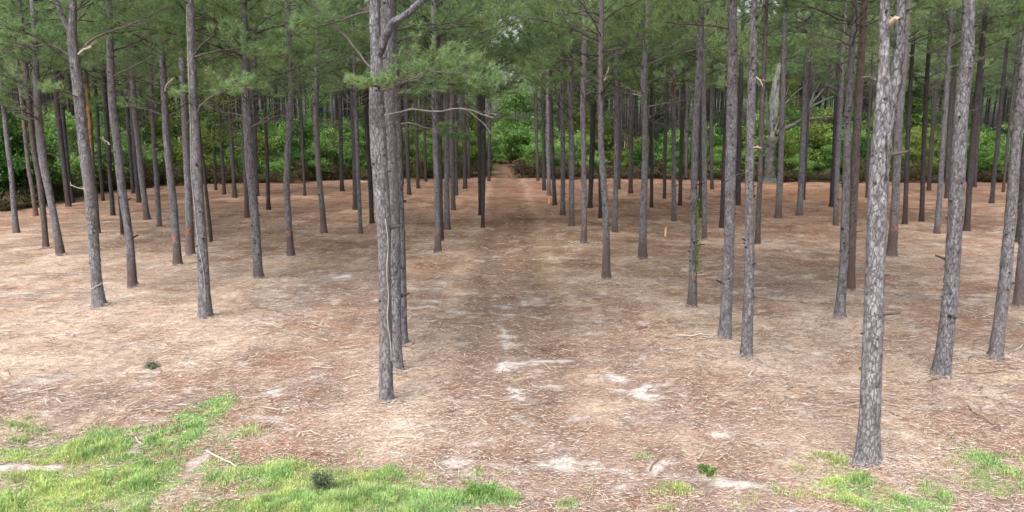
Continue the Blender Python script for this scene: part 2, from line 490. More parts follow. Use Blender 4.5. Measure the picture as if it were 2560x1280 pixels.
# ------------------------------------------------------------------ the trees of the photograph: foot first, then up the trunk: (x, y, width) in photo pixels
BIG = {}
TREES = [
 # left side
 ("a1", "P", [(41,584,15),(35,520,13),(29,439,12),(15,326,12),(6,225,12)]),
 ("a2", "R", [(115,621,14),(111,556,14),(100,458,14),(84,375,13),(77,300,13),(67,187,12)]),
 ("a3", "R", [(90,540,11),(82,480,10),(73,430,10),(62,330,9),(52,230,9)]),
 ("a4", "P", [(152,638,20),(133,529,17),(117,451,18),(109,412,20),(96,300,18),(90,187,15),(88,100,14)]),
 ("a5", "D", [(172,515,13),(160,420,12),(150,330,13),(142,262,13),(138,150,12)]),
 ("a6", "D", [(182,507,10),(172,440,9),(160,320,10),(154,230,9)]),
 ("a7", "L", [(248,765,30),(240,690,26),(234,595,25),(226,500,25),(219,439,26),(212,380,26),(199,262,25),(187,150,25),(180,95,22),(183,30,17),(182,0,16)]),
 ("a8", "R", [(246,582,10),(240,500,10),(232,431,11),(225,300,11),(216,206,11)]),
 ("a9", "D", [(258,502,8),(250,411,8),(242,260,8)]),
 ("a10", "D", [(283,538,11),(275,439,10),(266,300,13),(258,187,13)]),
 ("a11", "P", [(332,718,22),(324,595,19),(303,459,20),(292,350,19),(281,262,19),(276,150,17),(274,56,15),(272,0,14)]),
 ("a12", "D", [(306,588,8),(301,517,8),(294,400,9),(284,280,9)]),
 ("a13", "D", [(333,484,9),(330,440,9),(321,319,10),(315,230,9)]),
 ("a14", "D", [(348,505,11),(343,460,11),(336,337,14),(330,240,13)]),
 ("a15", "P", [(368,548,14),(355,451,14),(350,400,14),(337,281,14),(330,180,13),(325,120,12)]),
 ("a16", "P", [(399,566,12),(391,439,12),(386,375,11),(379,262,11),(377,131,10)]),
 ("a17", "P", [(445,660,20),(434,517,18),(424,420,18),(416,340,17),(409,206,16),(403,94,14),(397,30,12)]),
 ("a18", "P", [(476,637,21),(471,478,18),(466,380,17),(457,187,16),(454,94,15),(448,0,9)]),
 ("a19", "L", [(514,793,31),(508,654,26),(497,500,24),(491,412,25),(484,262,22),(479,150,20),(476,38,19),(474,0,18)]),
 ("a20", "D", [(540,474,7),(535,380,7),(531,250,7)]),
 ("a21", "D", [(561,486,9),(556,400,9),(550,300,9)]),
 ("a22", "D", [(587,494,11),(583,420,10),(577,330,10)]),
 ("a23", "R", [(618,544,12),(614,450,12),(610,300,13),(608,200,12)]),
 ("a24", "P", [(646,698,23),(639,556,20),(631,470,22),(624,400,24),(618,262,24),(614,150,18),(612,60,15)]),
 ("a25", "D", [(645,489,8),(640,412,8),(637,270,8)]),
 ("a26", "D", [(671,524,11),(669,412,9),(663,300,8),(661,150,8)]),
 ("a27", "P", [(728,640,18),(722,560,16),(716,470,16),(720,375,17),(725,280,15),(728,200,14),(724,130,12)]),
 ("a28", "D", [(762,490,7),(758,400,7),(752,250,7)]),
 ("a29", "P", [(810,582,16),(805,520,15),(797,430,14),(790,310,15),(792,150,13),(793,60,11)]),
 ("a30", "D", [(855,476,11),(853,400,11),(851,300,11),(849,150,10)]),
 ("a31", "P", [(902,586,10),(899,520,10),(896,450,11),(892,330,11),(888,230,10)]),
 ("a32", "D", [(890,525,15),(889,450,16),(887,330,17),(882,220,16),(878,120,14)]),
 ("a33", "D", [(930,560,12),(927,480,12),(921,380,13),(916,254,13)]),
 # the close group left of the track
 ("c1", "F", [(966,1008,35),(964,850,32),(962,700,31),(960,560,36),(953,480,39),(947,375,42),(941,262,39),(943,170,31),(938,100,28),(937,37,27),(936,0,26)]),
 ("c2", "F", [(993,928,27),(987,780,32),(983,640,38),(978,520,42),(971,375,44),(965,262,44),(968,150,40),(969,40,34)]),
 ("c3", "F", [(1008,868,23),(1004,700,24),(999,560,26),(994,440,28),(989,330,29),(984,200,30),(980,80,27)]),
 ("c4", "D", [(1023,487,10),(1020,420,10),(1018,362,11),(1016,236,11)]),
 ("c5", "D", [(1045,469,9),(1043,400,9),(1041,308,9),(1038,220,9)]),
 ("c6", "D", [(1065,452,8),(1062,360,8),(1061,290,8)]),
 ("c7", "D", [(1007,460,6),(1005,380,6),(1003,300,6)]),
 ("c8", "P", [(1095,632,18),(1094,540,15),(1092,452,14),(1088,362,15),(1088,290,16),(1085,200,15),(1085,94,13)]),
 ("c9", "D", [(1104,605,11),(1102,500,11),(1100,416,12),(1098,290,12)]),
 ("c10", "P", [(1117,574,17),(1117,480,14),(1117,380,14),(1116,254,14),(1118,140,12)]),
 ("c11", "R", [(1133,524,12),(1131,420,14),(1129,308,15),(1132,236,14)]),
 ("c12", "D", [(1141,489,10),(1140,420,10),(1139,330,11)]),
 ("c13", "D", [(1163,470,11),(1162,400,11),(1160,330,12),(1156,250,12)]),
 ("c14", "D", [(1172,446,6),(1172,370,6),(1170,280,6)]),
 ("c15", "D", [(1200,538,8),(1199,450,8),(1199,380,9),(1197,280,9)]),
 ("c16", "D", [(1207,570,9),(1208,452,12),(1208,344,13),(1206,240,12)]),
 ("c17", "D", [(1222,452,8),(1223,380,8),(1225,270,8)]),
 # right of the track
 ("r1", "D", [(1345,451,8),(1343,390,8),(1341,331,8),(1339,233,8)]),
 ("r2", "D", [(1360,474,10),(1360,400,9),(1359,331,9),(1357,240,9)]),
 ("r3", "P", [(1373,489,11),(1371,400,10),(1370,331,10),(1370,233,10)]),
 ("r4", "D", [(1387,513,11),(1383,420,9),(1379,331,9),(1377,240,9)]),
 ("r5", "P", [(1407,538,13),(1407,450,12),(1407,350,12),(1406,233,12)]),
 ("r6", "P", [(1429,564,15),(1429,450,14),(1429,364,14),(1425,233,15)]),
 ("r7", "P", [(1460,607,16),(1460,520,15),(1459,397,13),(1457,282,14),(1459,200,15),(1461,120,14),(1462,40,13)]),
 ("r8", "D", [(1475,520,12),(1479,420,13),(1482,331,14),(1485,180,13)]),
 ("r9", "D", [(1502,548,12),(1502,450,12),(1503,330,12)]),
 ("r10", "P", [(1515,697,22),(1516,610,18),(1514,520,16),(1507,430,17),(1502,364,15),(1502,266,14),(1501,164,14),(1503,70,14),(1504,0,13)]),
 ("r11", "P", [(1537,581,13),(1539,470,12),(1541,364,12),(1541,233,12),(1541,140,12),(1537,60,10)]),
 ("r12", "D", [(1548,472,8),(1548,390,8),(1548,298,8)]),
 ("r13", "D", [(1576,484,12),(1577,400,11),(1578,331,11),(1579,220,11)]),
 ("r14", "P", [(1606,645,21),(1608,528,18),(1613,397,16),(1612,298,16),(1608,225,18),(1614,117,15),(1619,47,13),(1622,0,11)]),
 ("r15", "D", [(1629,520,9),(1629,430,9),(1628,340,9)]),
 ("r16", "D", [(1661,495,9),(1662,410,9),(1664,331,9),(1667,216,9)]),
 ("r17", "P", [(1685,551,12),(1684,450,11),(1684,364,11),(1684,233,11)]),
 ("r18", "D", [(1700,515,10),(1702,420,10),(1705,331,11),(1708,220,10)]),
 ("r19", "D", [(1715,446,8),(1716,370,8),(1718,270,8)]),
 ("r20", "P", [(1730,767,23),(1735,612,18),(1735,475,17),(1737,337,17),(1745,217,18),(1751,112,17),(1753,0,16)]),
 ("r21", "D", [(1750,543,9),(1751,450,9),(1752,340,9)]),
 ("r22", "P", [(1761,599,12),(1762,520,12),(1761,440,12),(1760,330,13),(1759,234,13),(1759,130,11)]),
 ("r23", "D", [(1780,471,9),(1779,400,9),(1778,303,9)]),
 ("r24", "D", [(1804,569,12),(1808,480,12),(1812,380,12)]),
 ("r25", "L", [(1812,845,31),(1818,720,27),(1823,612,26),(1826,440,27),(1830,286,27),(1830,200,26),(1832,94,24),(1830,0,22)]),
 ("r26", "D", [(1845,511,13),(1846,430,13),(1848,337,13),(1851,220,12)]),
 ("r27", "L", [(1866,897,29),(1872,720,25),(1874,612,23),(1874,406,22),(1878,269,21),(1880,187,21),(1884,75,18),(1886,0,16)]),
 ("r28", "R", [(1894,609,13),(1897,520,13),(1900,440,13),(1905,269,12),(1909,187,11)]),
 ("r30", "P", [(1945,544,17),(1949,470,15),(1952,406,14),(1957,269,14),(1960,112,13)]),
 ("r31", "P", [(1999,539,15),(2003,450,14),(2008,337,13),(2013,217,13),(2021,112,12),(2025,22,10)]),
 ("r32", "D", [(2009,501,7),(2013,420,8),(2017,337,9),(2021,220,9)]),
 ("r33", "D", [(2079,518,13),(2084,440,14),(2089,372,16),(2094,234,16)]),
 ("r34", "P", [(2089,566,12),(2092,440,13),(2098,330,13),(2103,220,12)]),
 ("r35", "L", [(2098,792,25),(2109,669,21),(2115,473,19),(2119,278,17),(2126,187,17),(2134,56,15),(2137,0,14)]),
 ("r36", "R", [(2127,728,19),(2130,630,17),(2136,473,19),(2144,278,20),(2150,187,19),(2156,75,16)]),
 ("r37", "D", [(2167,493,7),(2168,420,7),(2171,320,7)]),
 ("r38", "F", [(2168,1178,56),(2172,1090,51),(2178,960,49),(2184,800,46),(2187,697,46),(2192,561,46),(2199,412,46),(2210,290,44),(2209,200,31),(2209,150,25),(2212,37,24),(2210,0,23)]),
 ("r39", "P", [(2228,641,25),(2235,560,21),(2240,473,19),(2247,278,21),(2261,150,20),(2265,75,17)]),
 ("r40", "D", [(2262,559,12),(2266,450,11),(2269,356,11),(2275,230,10)]),
 ("r41", "D", [(2304,553,12),(2307,450,11),(2310,356,11),(2316,219,11)]),
 ("r42", "D", [(2322,475,10),(2325,420,10),(2329,356,10),(2338,240,9)]),
 ("r43", "P", [(2342,583,14),(2349,490,13),(2355,395,13),(2363,278,13),(2370,160,12)]),
 ("r44", "D", [(2368,495,12),(2370,420,12),(2372,356,12),(2380,240,11)]),
 ("r45", "F", [(2352,940,40),(2362,860,36),(2380,700,34),(2392,473,35),(2400,317,34),(2408,219,32),(2417,150,30),(2422,0,30)]),
 ("r46", "D", [(2417,575,14),(2423,480,14),(2429,395,15),(2439,278,15),(2452,150,13)]),
 ("r47", "D", [(2437,466,8),(2440,400,9),(2445,320,10)]),
 ("r48", "D", [(2479,507,11),(2487,420,10),(2494,356,10),(2505,235,10)]),
 ("r49", "D", [(2508,480,7),(2515,400,7),(2523,317,7)]),
 ("r50", "L", [(2488,897,30),(2500,800,28),(2513,700,27),(2529,512,25),(2540,356,25),(2554,219,22)]),
 ("r51", "P", [(2547,765,24),(2552,690,22),(2560,600,21),(2572,450,20)]),
 ("r52", "D", [(2548,606,18),(2554,520,16),(2562,400,16)]),
 ("r53", "D", [(2543,524,7),(2547,440,7),(2552,330,7)]),
]
FEET = {n: ray(p[0][0], p[0][1]) * ((CAM_H - 0.06) / -ray(p[0][0], p[0][1])[2]) + np.array([0, 0, CAM_H]) for n, k, p in TREES}

# ------------------------------------------------------------------ ground
def blob(px, py, rx, ry, amp=1.0):
    c = on_ground(px, py)
    d = depth_at(px, py)
    y2, y1 = on_ground(px, py - ry)[1], on_ground(px, py + ry)[1]
    return c[0], c[1], rx * d / FPX, max(0.15, (y2 - y1) / 2), amp

SAND = [blob(*b) for b in [(1262,918,34,16,1.0),(1300,915,50,10,.7),(1380,914,60,10,.75),(1262,840,12,36,.8),(1250,795,9,20,.5),(1300,1003,16,16,.95),(1310,1020,22,8,.8),
 (1560,963,34,9,.9),(1620,985,44,10,.85),(1170,1150,60,22,.75),(1395,1155,85,15,.75),(1690,1170,45,9,.85),(1815,1218,75,16,1.0),(1740,1200,60,9,.5),(2240,1210,48,14,.9),
 (850,692,45,8,.6),(1065,755,36,9,.65),(1345,750,48,10,.75),(1290,766,60,5,.55),(1180,764,55,5,.45),(60,968,42,14,.65),(525,1165,26,45,.7),(60,1172,85,14,.75),(345,1120,20,32,.7),(385,1050,40,9,.6),
 (1530,1222,70,10,.6),(680,987,40,6,.6),(1090,700,60,8,.35),(1500,800,50,8,.4),(1440,830,60,7,.45),(2000,722,40,8,.4),(2230,745,60,7,.3),(1920,722,50,9,.55),(1300,1250,70,14,.5),(1150,1185,60,9,.5),
 (800,940,40,8,.4),(1560,1050,40,12,.5),(1430,1045,50,9,.5),(1590,1200,90,9,.4),(1310,1060,30,9,.6),(740,1090,30,9,.5),(2300,750,60,8,.35)]]
STRAWB = [blob(*b) for b in [(150,820,300,70,.9),(560,850,150,55,1.0),(60,900,200,50,.8),(330,745,140,25,.8),(1010,1070,180,75,1.0),(880,1060,90,40,.7),(2000,930,280,110,.55),(1850,800,140,50,.5),(1700,760,90,25,.6),
 (2400,960,150,50,.6),(450,700,250,40,.5),(2110,800,110,35,.8),(1560,715,90,22,.7),(1700,900,150,40,.4),(2350,640,200,50,.35),(740,655,120,22,.7),(1720,840,120,25,.55),(250,660,200,40,.4),(1110,680,110,30,.4),(2330,1090,200,60,.5),(2000,1080,130,40,.5)]]
REDB = [blob(*b) for b in [(790,900,180,50,.8),(610,930,80,14,.9),(1150,930,120,50,.55),(1500,930,120,60,.5),(1450,1090,160,60,.6),(1300,560,160,60,.7),(880,800,120,50,.6),(1290,480,120,30,.7),(880,600,160,25,.5),(2000,550,160,25,.5),
 (520,1020,90,40,.3),(2450,1050,110,40,.55),(1700,1060,180,40,.4),(1250,1130,80,30,.5),(760,1090,110,35,.5),(900,1150,150,18,.55),(1960,480,130,12,.8),(2480,565,80,6,.9),(1650,690,90,20,.4),(1180,600,80,20,.5),(1230,700,110,30,.3)]]
GREYB = [blob(*b) for b in [(780,720,130,40,.8),(1050,760,130,40,.5),(1300,800,120,90,.5),(1350,960,110,60,.55),(1950,700,110,35,.7),(1680,1050,160,50,.6),(110,980,150,50,.5),(2060,700,60,40,.4),(1450,880,100,40,.4),(1600,1120,160,40,.5),(330,890,80,25,.4),(1330,1150,200,40,.3),(2140,870,60,20,.5)]]
MOSSB = [blob(*b) for b in [(1345,655,55,35,.8),(1240,690,40,30,.4),(1390,605,50,18,.6),(1260,780,60,30,.3),(1700,800,80,14,.4),(1130,760,60,20,.35),(2000,690,60,14,.2)]]
ORANGEB = [blob(*b) for b in [(1060,668,55,18,.8),(1930,462,50,6,.8),(1990,487,90,7,.7)]]
GRASSB = [blob(*b) for b in [(500,1045,60,50,1.0),(470,1090,90,30,.8),(250,1120,190,45,1.0),(60,1128,90,26,1.0),(250,1200,260,45,1.15),(150,1260,260,50,1.2),(420,1180,110,40,.95),(250,1062,45,13,.7),(70,1075,40,12,.6),(400,1110,40,20,.6),
 (700,1215,110,38,1.1),(850,1225,180,45,1.25),(1020,1245,120,40,1.1),(760,1270,260,40,1.2),(1205,1222,46,26,1.0),(1160,1262,50,14,.3),(1210,1170,40,14,.5),(1690,1222,50,17,.75),(1770,1175,30,14,.6),(1600,1135,40,14,.35),(2100,1180,110,22,.55),
 (2110,1225,90,28,.7),(2230,1265,130,22,.95),(2060,1150,50,14,.4),(2440,1150,90,26,.5),(2480,1210,110,36,.6),(2390,1120,40,14,.3),(1440,1225,50,16,.35),(1850,1262,50,14,.4),(1680,1265,60,12,.4),(2560,1140,60,30,.4),(900,1145,60,14,.3),(640,1090,60,24,.35),(600,1130,60,16,.35),
 (1330,1200,30,10,.2),(30,1060,30,10,.3),(1960,1265,60,12,.4),(180,1340,500,70,1.2),(900,1340,320,60,1.2)]]

def blobs(L, x, y, seed, gain=1.0):
    """Union of noisy blobs, 0..1."""
    wx = x + 0.8 * (fbm2(x, y, 0.9, 3, seed) - 0.5) + 0.35 * (fbm2(x, y, 4.0, 2, seed + 5) - 0.5)
    wy = y + 1.0 * (fbm2(x, y, 0.8, 3, seed + 9) - 0.5) + 0.4 * (fbm2(x, y, 3.5, 2, seed + 6) - 0.5)
    r = np.zeros_like(x)
    for cx, cy, rx, ry, a in L:
        d2 = ((wx - cx) / (rx * 1.15)) ** 2 + ((wy - cy) / (ry * 1.15)) ** 2
        r = np.maximum(r, a * np.exp(-d2 * 0.9))
    return np.clip(r * gain, 0, 1)

def height(x, y):
    h = 0.14 * (fbm2(x, y, 0.3, 3, 3) - 0.5) + 0.13 * (fbm2(x, y, 1.2, 4, 4) - 0.5)
    h = h - 0.035 * np.exp(-((np.abs(x + 0.0085 * y - 0.15) - 0.85) / 0.25) ** 2)
    near = y < 60
    if np.any(near):
        hh = np.zeros_like(x)
        for n, f in FEET.items():
            if f[1] < 60:
                d2 = (x - f[0]) ** 2 + (y - f[1]) ** 2
                m = d2 < 4
                hh[m] = np.maximum(hh[m], 0.08 * np.exp(-d2[m] / 0.30))
        h = h + hh
    for px, py, rad, am in ((2190, 1205, 0.28, 0.14), (1015, 1052, 0.35, 0.10), (1868, 1118, 0.14, 0.09), (600, 735, 0.5, 0.10), (1395, 0, 1, 0)):
        if am:
            c = on_ground(px, py)
            h = h + am * np.exp(-((x - c[0]) ** 2 + (y - c[1]) ** 2) / rad ** 2)
    return h

def ground_color(x, y):
    base = np.array([0.30, 0.228, 0.18])
    straw = np.array([0.53, 0.435, 0.345])
    red = np.array([0.26, 0.148, 0.108])
    sand = np.array([0.56, 0.53, 0.51])
    grey = np.array([0.255, 0.22, 0.20])
    moss = np.array([0.24, 0.205, 0.095])
    orange = np.array([0.46, 0.25, 0.12])
    soil = np.array([0.25, 0.24, 0.12])
    c = np.broadcast_to(base, x.shape + (3,)).copy()
    n = fbm2(x, y * 0.75, 0.55, 5, 21)
    n2 = fbm2(x, y, 1.7, 4, 33)
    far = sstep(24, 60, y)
    def over(col, m):
        nonlocal c
        m = np.clip(m, 0, 1)[..., None]
        c = c * (1 - m) + col * m
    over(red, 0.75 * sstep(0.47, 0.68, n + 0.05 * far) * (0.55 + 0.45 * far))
    over(straw, 0.6 * sstep(0.50, 0.66, n2) * (1 - 0.35 * far))
    rows_ = fbm2(x * 1.5, y * 0.22, 1.0, 4, 25)                  # swaths left by the mulcher, running along the rows
    over(grey, 0.7 * sstep(0.52, 0.64, rows_) * sstep(1.0, -1.5, x) * (1 - 0.5 * far))
    over(straw, 0.6 * sstep(0.48, 0.36, rows_) * sstep(1.0, -1.5, x) * (1 - 0.5 * far))
    n4 = fbm2(x, y * 1.4, 1.1, 5, 27)
    over(grey, 0.75 * sstep(0.53, 0.66, n4))
    over(red, 0.7 * sstep(0.54, 0.68, fbm2(x, y * 1.5, 0.9, 5, 29)))
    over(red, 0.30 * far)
    over(straw, 0.85 * blobs(STRAWB, x, y, 51) * (0.55 + 0.6 * n2))
    over(grey, 0.9 * blobs(GREYB, x, y, 52) * (0.4 + 0.9 * n))
    over(red, 0.9 * blobs(REDB, x, y, 53) * (0.35 + n2))
    tm = np.zeros_like(x)
    for nme, f in FEET.items():
        rr = 1.0 if f[1] < 30 else 1.2
        d2 = (x - f[0]) ** 2 + (y - f[1]) ** 2
        mk = d2 < 6
        tm[mk] = np.maximum(tm[mk], np.exp(-d2[mk] / (rr * rr) * 0.9))
    over(straw, 0.7 * tm * (0.4 + n2) * (1 - 0.5 * far))
    over(moss, 0.6 * blobs(MOSSB, x, y, 54) * (0.4 + n2))
    over(orange, 0.7 * blobs(ORANGEB, x, y, 55) * (0.4 + n2))
    xr = x + 0.0085 * y - 0.15 + 0.7 * (fbm2(x * 0.05, y, 0.16, 3, 44) - 0.5) + 0.3 * (fbm2(x, y, 0.9, 2, 45) - 0.5)
    lane = np.exp(-(xr / 1.35) ** 4) * sstep(7.5, 10.5, y)
    over(np.array([0.235, 0.17, 0.132]), (0.70 - 0.35 * far) * lane * (0.25 + 1.1 * n))
    rut = np.exp(-((np.abs(xr) - 0.85) / 0.20) ** 2) * sstep(9, 12, y)
    over(np.array([0.185, 0.135, 0.108]), (0.42 - 0.25 * far) * rut * (0.2 + 1.3 * n2))
    over(straw, 0.55 * np.exp(-((np.abs(xr) - 1.75) / 0.35) ** 2) * sstep(9, 12, y) * (0.1 + 1.2 * n2))
    dk = fbm2(x, y * 1.3, 0.7, 6, 37)
    over(np.array([0.15, 0.105, 0.08]), 0.75 * sstep(0.54, 0.70, dk) * (0.35 + 0.65 * far))
    s = blobs(SAND, x, y, 56) * (0.05 + 1.75 * fbm2(x, y * 2.2, 3.6, 5, 61))
    over(grey, 0.8 * sstep(0.10, 0.35, s))
    over(sand, 0.95 * sstep(0.27, 0.70, s))
    s2 = sstep(0.64, 0.76, fbm2(x, y * 1.9, 1.7, 5, 71)) * (y < 40)
    over(sand, 0.6 * s2)
    over(soil, 0.7 * sstep(0.35, 0.8, blobs(GRASSB, x, y, 57) * (0.3 + 1.3 * fbm2(x, y, 2.6, 4, 81))) * (1 - sstep(0.2, 0.5, s)))
    dm = on_ground(2190, 1203)
    over(np.array([0.36, 0.24, 0.16]), 0.9 * np.exp(-((x - dm[0]) ** 2 + (y - dm[1]) ** 2) / 0.09))
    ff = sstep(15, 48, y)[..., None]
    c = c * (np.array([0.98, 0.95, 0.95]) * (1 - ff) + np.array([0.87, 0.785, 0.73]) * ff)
    return c

# edge of the clearing, beyond it leaf mould under the brush
EDGE = np.array([on_ground(*p)[:2] for p in [(-500,575),(-150,545),(0,522),(80,508),(200,487),(330,470),(460,460),(700,455),(900,449),(1010,447),(1150,445),(1230,443),(1300,443),(1400,446),(1600,446),(1800,451),(1950,456),(2200,453),(2400,455),(2560,458),(2800,462)]])
EDGE_U = EDGE[:, 0] / EDGE[:, 1]
def edge_y(u):
    """Depth of the clearing's edge along the bearing u = x / y."""
    return np.interp(u, EDGE_U, EDGE[:, 1])

def axis_pts(lo, hi, dense_lo, dense_hi, step, grow=1.035):
    a = list(np.arange(dense_lo, dense_hi, step))
    s, v = step, a[-1]
    while v < hi:
        s *= grow
        v += s
        a.append(v)
    s, v = step, a[0]
    b = []
    while v > lo:
        s *= grow * 1.02
        v -= s
        b.append(v)
    return np.array(b[::-1] + a)

gx = axis_pts(-415, 415, -9.5, 9.5, 0.075)
gy = axis_pts(-56, 690, 7.2, 19.0, 0.075, 1.022)
X, Y = np.meshgrid(gx, gy)
xf, yf = X.ravel(), Y.ravel()
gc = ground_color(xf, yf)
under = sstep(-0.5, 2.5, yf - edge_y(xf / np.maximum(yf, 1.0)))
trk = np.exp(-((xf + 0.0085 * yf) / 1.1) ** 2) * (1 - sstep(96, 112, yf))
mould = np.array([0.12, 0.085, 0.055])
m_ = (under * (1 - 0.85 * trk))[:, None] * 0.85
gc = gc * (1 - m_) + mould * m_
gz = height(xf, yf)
g = Geo()
nx = len(gx)
i = (np.arange(len(gy) - 1)[:, None] * nx + np.arange(nx - 1)[None, :])
g.add(np.stack([xf, yf, gz], 1), np.stack([i, i + 1, i + nx + 1, i + nx], -1).reshape(-1, 4))
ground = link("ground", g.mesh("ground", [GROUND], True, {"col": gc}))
tag(ground, "pine straw covered floor of the clearing", None, None, "structure")

def gh(x, y):
    return float(height(np.array([x], float), np.array([y], float))[0])

# ------------------------------------------------------------------ litter: shreds of straw, needles and chips lying on the floor
rng = np.random.RandomState(7)
def scatter(n, ymin, ymax, power=1.0, xw=0.80):
    """Points whose density falls off with distance so they stay legible from the viewpoint's side of the clearing."""
    r = rng.uniform(size=n)
    inv = 1 / ymin + r * (1 / ymax - 1 / ymin)
    y = 1 / inv
    x = rng.uniform(-xw, xw, n) * y
    return x, y

NL = 190000
lx, ly = scatter(NL, 7.0, 46.0)
dens = 0.35 + 0.65 * fbm2(lx, ly, 0.8, 3, 90)
st_ = blobs(STRAWB, lx, ly, 51)
gr_ = blobs(GRASSB, lx, ly, 57)
sd_ = blobs(SAND, lx, ly, 56)
keep = rng.uniform(size=NL) < (dens + 0.45 * st_) * (1 - 0.75 * sstep(0.4, 0.8, gr_)) * (1 - 0.75 * sstep(0.3, 0.6, sd_))
lx, ly, st_ = lx[keep], ly[keep], st_[keep]
ex, ey_, es = [], [], []
for nme, f_ in FEET.items():
    if f_[1] < 34:
        q = int(2600 / (1 + (f_[1] / 14) ** 2))
        a_ = rng.uniform(0, 6.283, q)
        r__ = 0.12 + np.abs(rng.normal(0, 0.55, q))
        ex.append(f_[0] + np.cos(a_) * r__)
        ey_.append(f_[1] + np.sin(a_) * r__)
        es.append(np.full(q, 0.8))
nb_ = 9000
bx_, by_ = scatter(nb_, 12.0, 75.0)
ok = (by_ < edge_y(bx_ / by_) - 0.3) & (fbm2(bx_, by_, 0.6, 3, 95) > 0.47)
ex.append(bx_[ok]); ey_.append(by_[ok]); es.append(np.full(ok.sum(), -1.0))
lx = np.concatenate([lx] + ex); ly = np.concatenate([ly] + ey_); st_ = np.concatenate([st_] + es)
coarse = st_ < 0
st_ = np.maximum(st_, 0)
NL = len(lx)
ll = rng.gamma(1.8, 0.027, NL) + 0.018
big = rng.uniform(size=NL) < 0.012
ll[big] *= 2.4
ll[coarse] = rng.gamma(2.0, 0.13, NL)[coarse]
ll = np.minimum(ll, 0.42) * (0.8 + ly / 60)
lw = rng.uniform(0.004, 0.008, NL) * (0.75 + ly / 28)
lw[coarse] *= 1.7
ang = rng.normal(0.15, 0.9, NL)
cz = height(lx, ly) + rng.uniform(0.004, 0.035, NL)
for nme, f_ in FEET.items():
    if f_[1] < 34:
        d2 = (lx - f_[0]) ** 2 + (ly - f_[1]) ** 2
        cz += 0.09 * np.exp(-d2 / 0.10) * rng.uniform(0, 1, NL)
bend = rng.normal(0, 0.16, NL)
tilt = rng.normal(0, 0.13, NL)
dx, dy = np.cos(ang), np.sin(ang)
pts = []
for s in (-0.5, 0.0, 0.5):
    off = bend * ll * (0.25 - s * s) * 2
    px_ = lx + dx * s * ll - dy * off
    py_ = ly + dy * s * ll + dx * off
    pz_ = cz + s * ll * tilt
    for e in (-0.5, 0.5):
        wv = lw * (1.0 if s == 0 else 0.6)
        pts.append(np.stack([px_ - dy * e * wv, py_ + dx * e * wv, pz_ + e * wv * 0.6], 1))
V = np.stack(pts, 1).reshape(-1, 3)
b6 = np.arange(NL)[:, None] * 6
F = np.concatenate([b6 + np.array([0, 1, 3, 2]), b6 + np.array([2, 3, 5, 4])])
pal = np.array([[0.48, 0.40, 0.315], [0.38, 0.295, 0.23], [0.31, 0.20, 0.15], [0.24, 0.135, 0.10], [0.15, 0.115, 0.095], [0.54, 0.49, 0.43]])
pr = np.stack([0.26 + 0.5 * st_, 0.26 + 0 * st_, 0.22 - 0.1 * st_, 0.16 - 0.1 * st_, 0.13 - 0.06 * st_, 0.05 + 0.06 * st_], 1)
pr = np.cumsum(pr / pr.sum(1)[:, None], 1)
idx = (rng.uniform(size=NL)[:, None] > pr).sum(1).clip(0, 5)
idx[coarse] = rng.choice([0, 2, 3, 4, 4, 4], coarse.sum())
lc = pal[idx] * np.array([1.0, 1.0, 1.06]) * rng.uniform(0.8, 1.15, NL)[:, None]
g = Geo()
g.add(V, F)
o = link("pine_straw", g.mesh("pine_straw", [LITTER], False, {"col": np.repeat(lc, 6, 0)}))
tag(o, "loose tan pine straw and shredded chips scattered over the clearing floor", "pine straw", None, "stuff")

# ------------------------------------------------------------------ grass and ground cover in the foreground
NG = 1000000
x, y = scatter(NG, 6.6, 14.0, xw=0.82)
gm = blobs(GRASSB, x, y, 57) * (0.1 + 1.5 * fbm2(x, y, 2.6, 4, 81)) * (1 - 0.95 * sstep(0.25, 0.6, blobs(SAND, x, y, 56)))
keep = rng.uniform(size=NG) < sstep(0.07, 0.72, gm)
x, y, gm = x[keep], y[keep], gm[keep]
NG = len(x)
tuft = fbm2(x, y, 3.0, 3, 82)
hue = fbm2(x, y, 1.1, 3, 83) * 0.55 + fbm2(x, y, 4.5, 3, 85) * 0.45
hgt_ = (0.025 + 0.10 * sstep(0.35, 0.75, tuft)) * rng.uniform(0.5, 1.25, NG) * (0.6 + 0.5 * gm)
a = rng.uniform(0, 2 * math.pi, NG)
lean = rng.uniform(0.1, 0.9, NG)
wdt = rng.uniform(0.004, 0.009, NG)
leafy = rng.uniform(size=NG) < sstep(0.45, 0.65, fbm2(x, y, 0.8, 2, 84)) * 0.55
wdt[leafy] *= 3.0
hgt_[leafy] *= 0.55
lean[leafy] *= 1.6
zb = height(x, y)
sx_, sy_ = np.cos(a), np.sin(a)
P0 = np.stack([x, y, zb], 1)
T1 = np.stack([x + sy_ * lean * hgt_ * 0.4, y - sx_ * lean * hgt_ * 0.4, zb + hgt_ * 0.62], 1)
T2 = np.stack([x + sy_ * lean * hgt_, y - sx_ * lean * hgt_, zb + hgt_], 1)
S = np.stack([sx_, sy_, 0 * sx_], 1) * wdt[:, None] * 0.5
V = np.stack([P0 - S * 0.6, P0 + S * 0.6, T1 + S, T1 - S, T2], 1).reshape(-1, 3)
b5 = np.arange(NG)[:, None] * 5
g = Geo()
g.add(V, b5 + np.array([0, 1, 2, 3]))
g.F.append((b5 + np.array([3, 2, 4]), 0))
c1, c2, c3 = np.array([0.31, 0.48, 0.17]), np.array([0.48, 0.60, 0.21]), np.array([0.30, 0.48, 0.21])
w1 = sstep(0.40, 0.60, hue)[:, None]
gcol = c1 * (1 - w1) + c2 * w1
w2 = (leafy * 0.8)[:, None]
gcol = gcol * (1 - w2) + c3 * w2
dry = (rng.uniform(size=NG) < 0.05 + 0.22 * (1 - sstep(0.2, 0.8, gm)))[:, None]
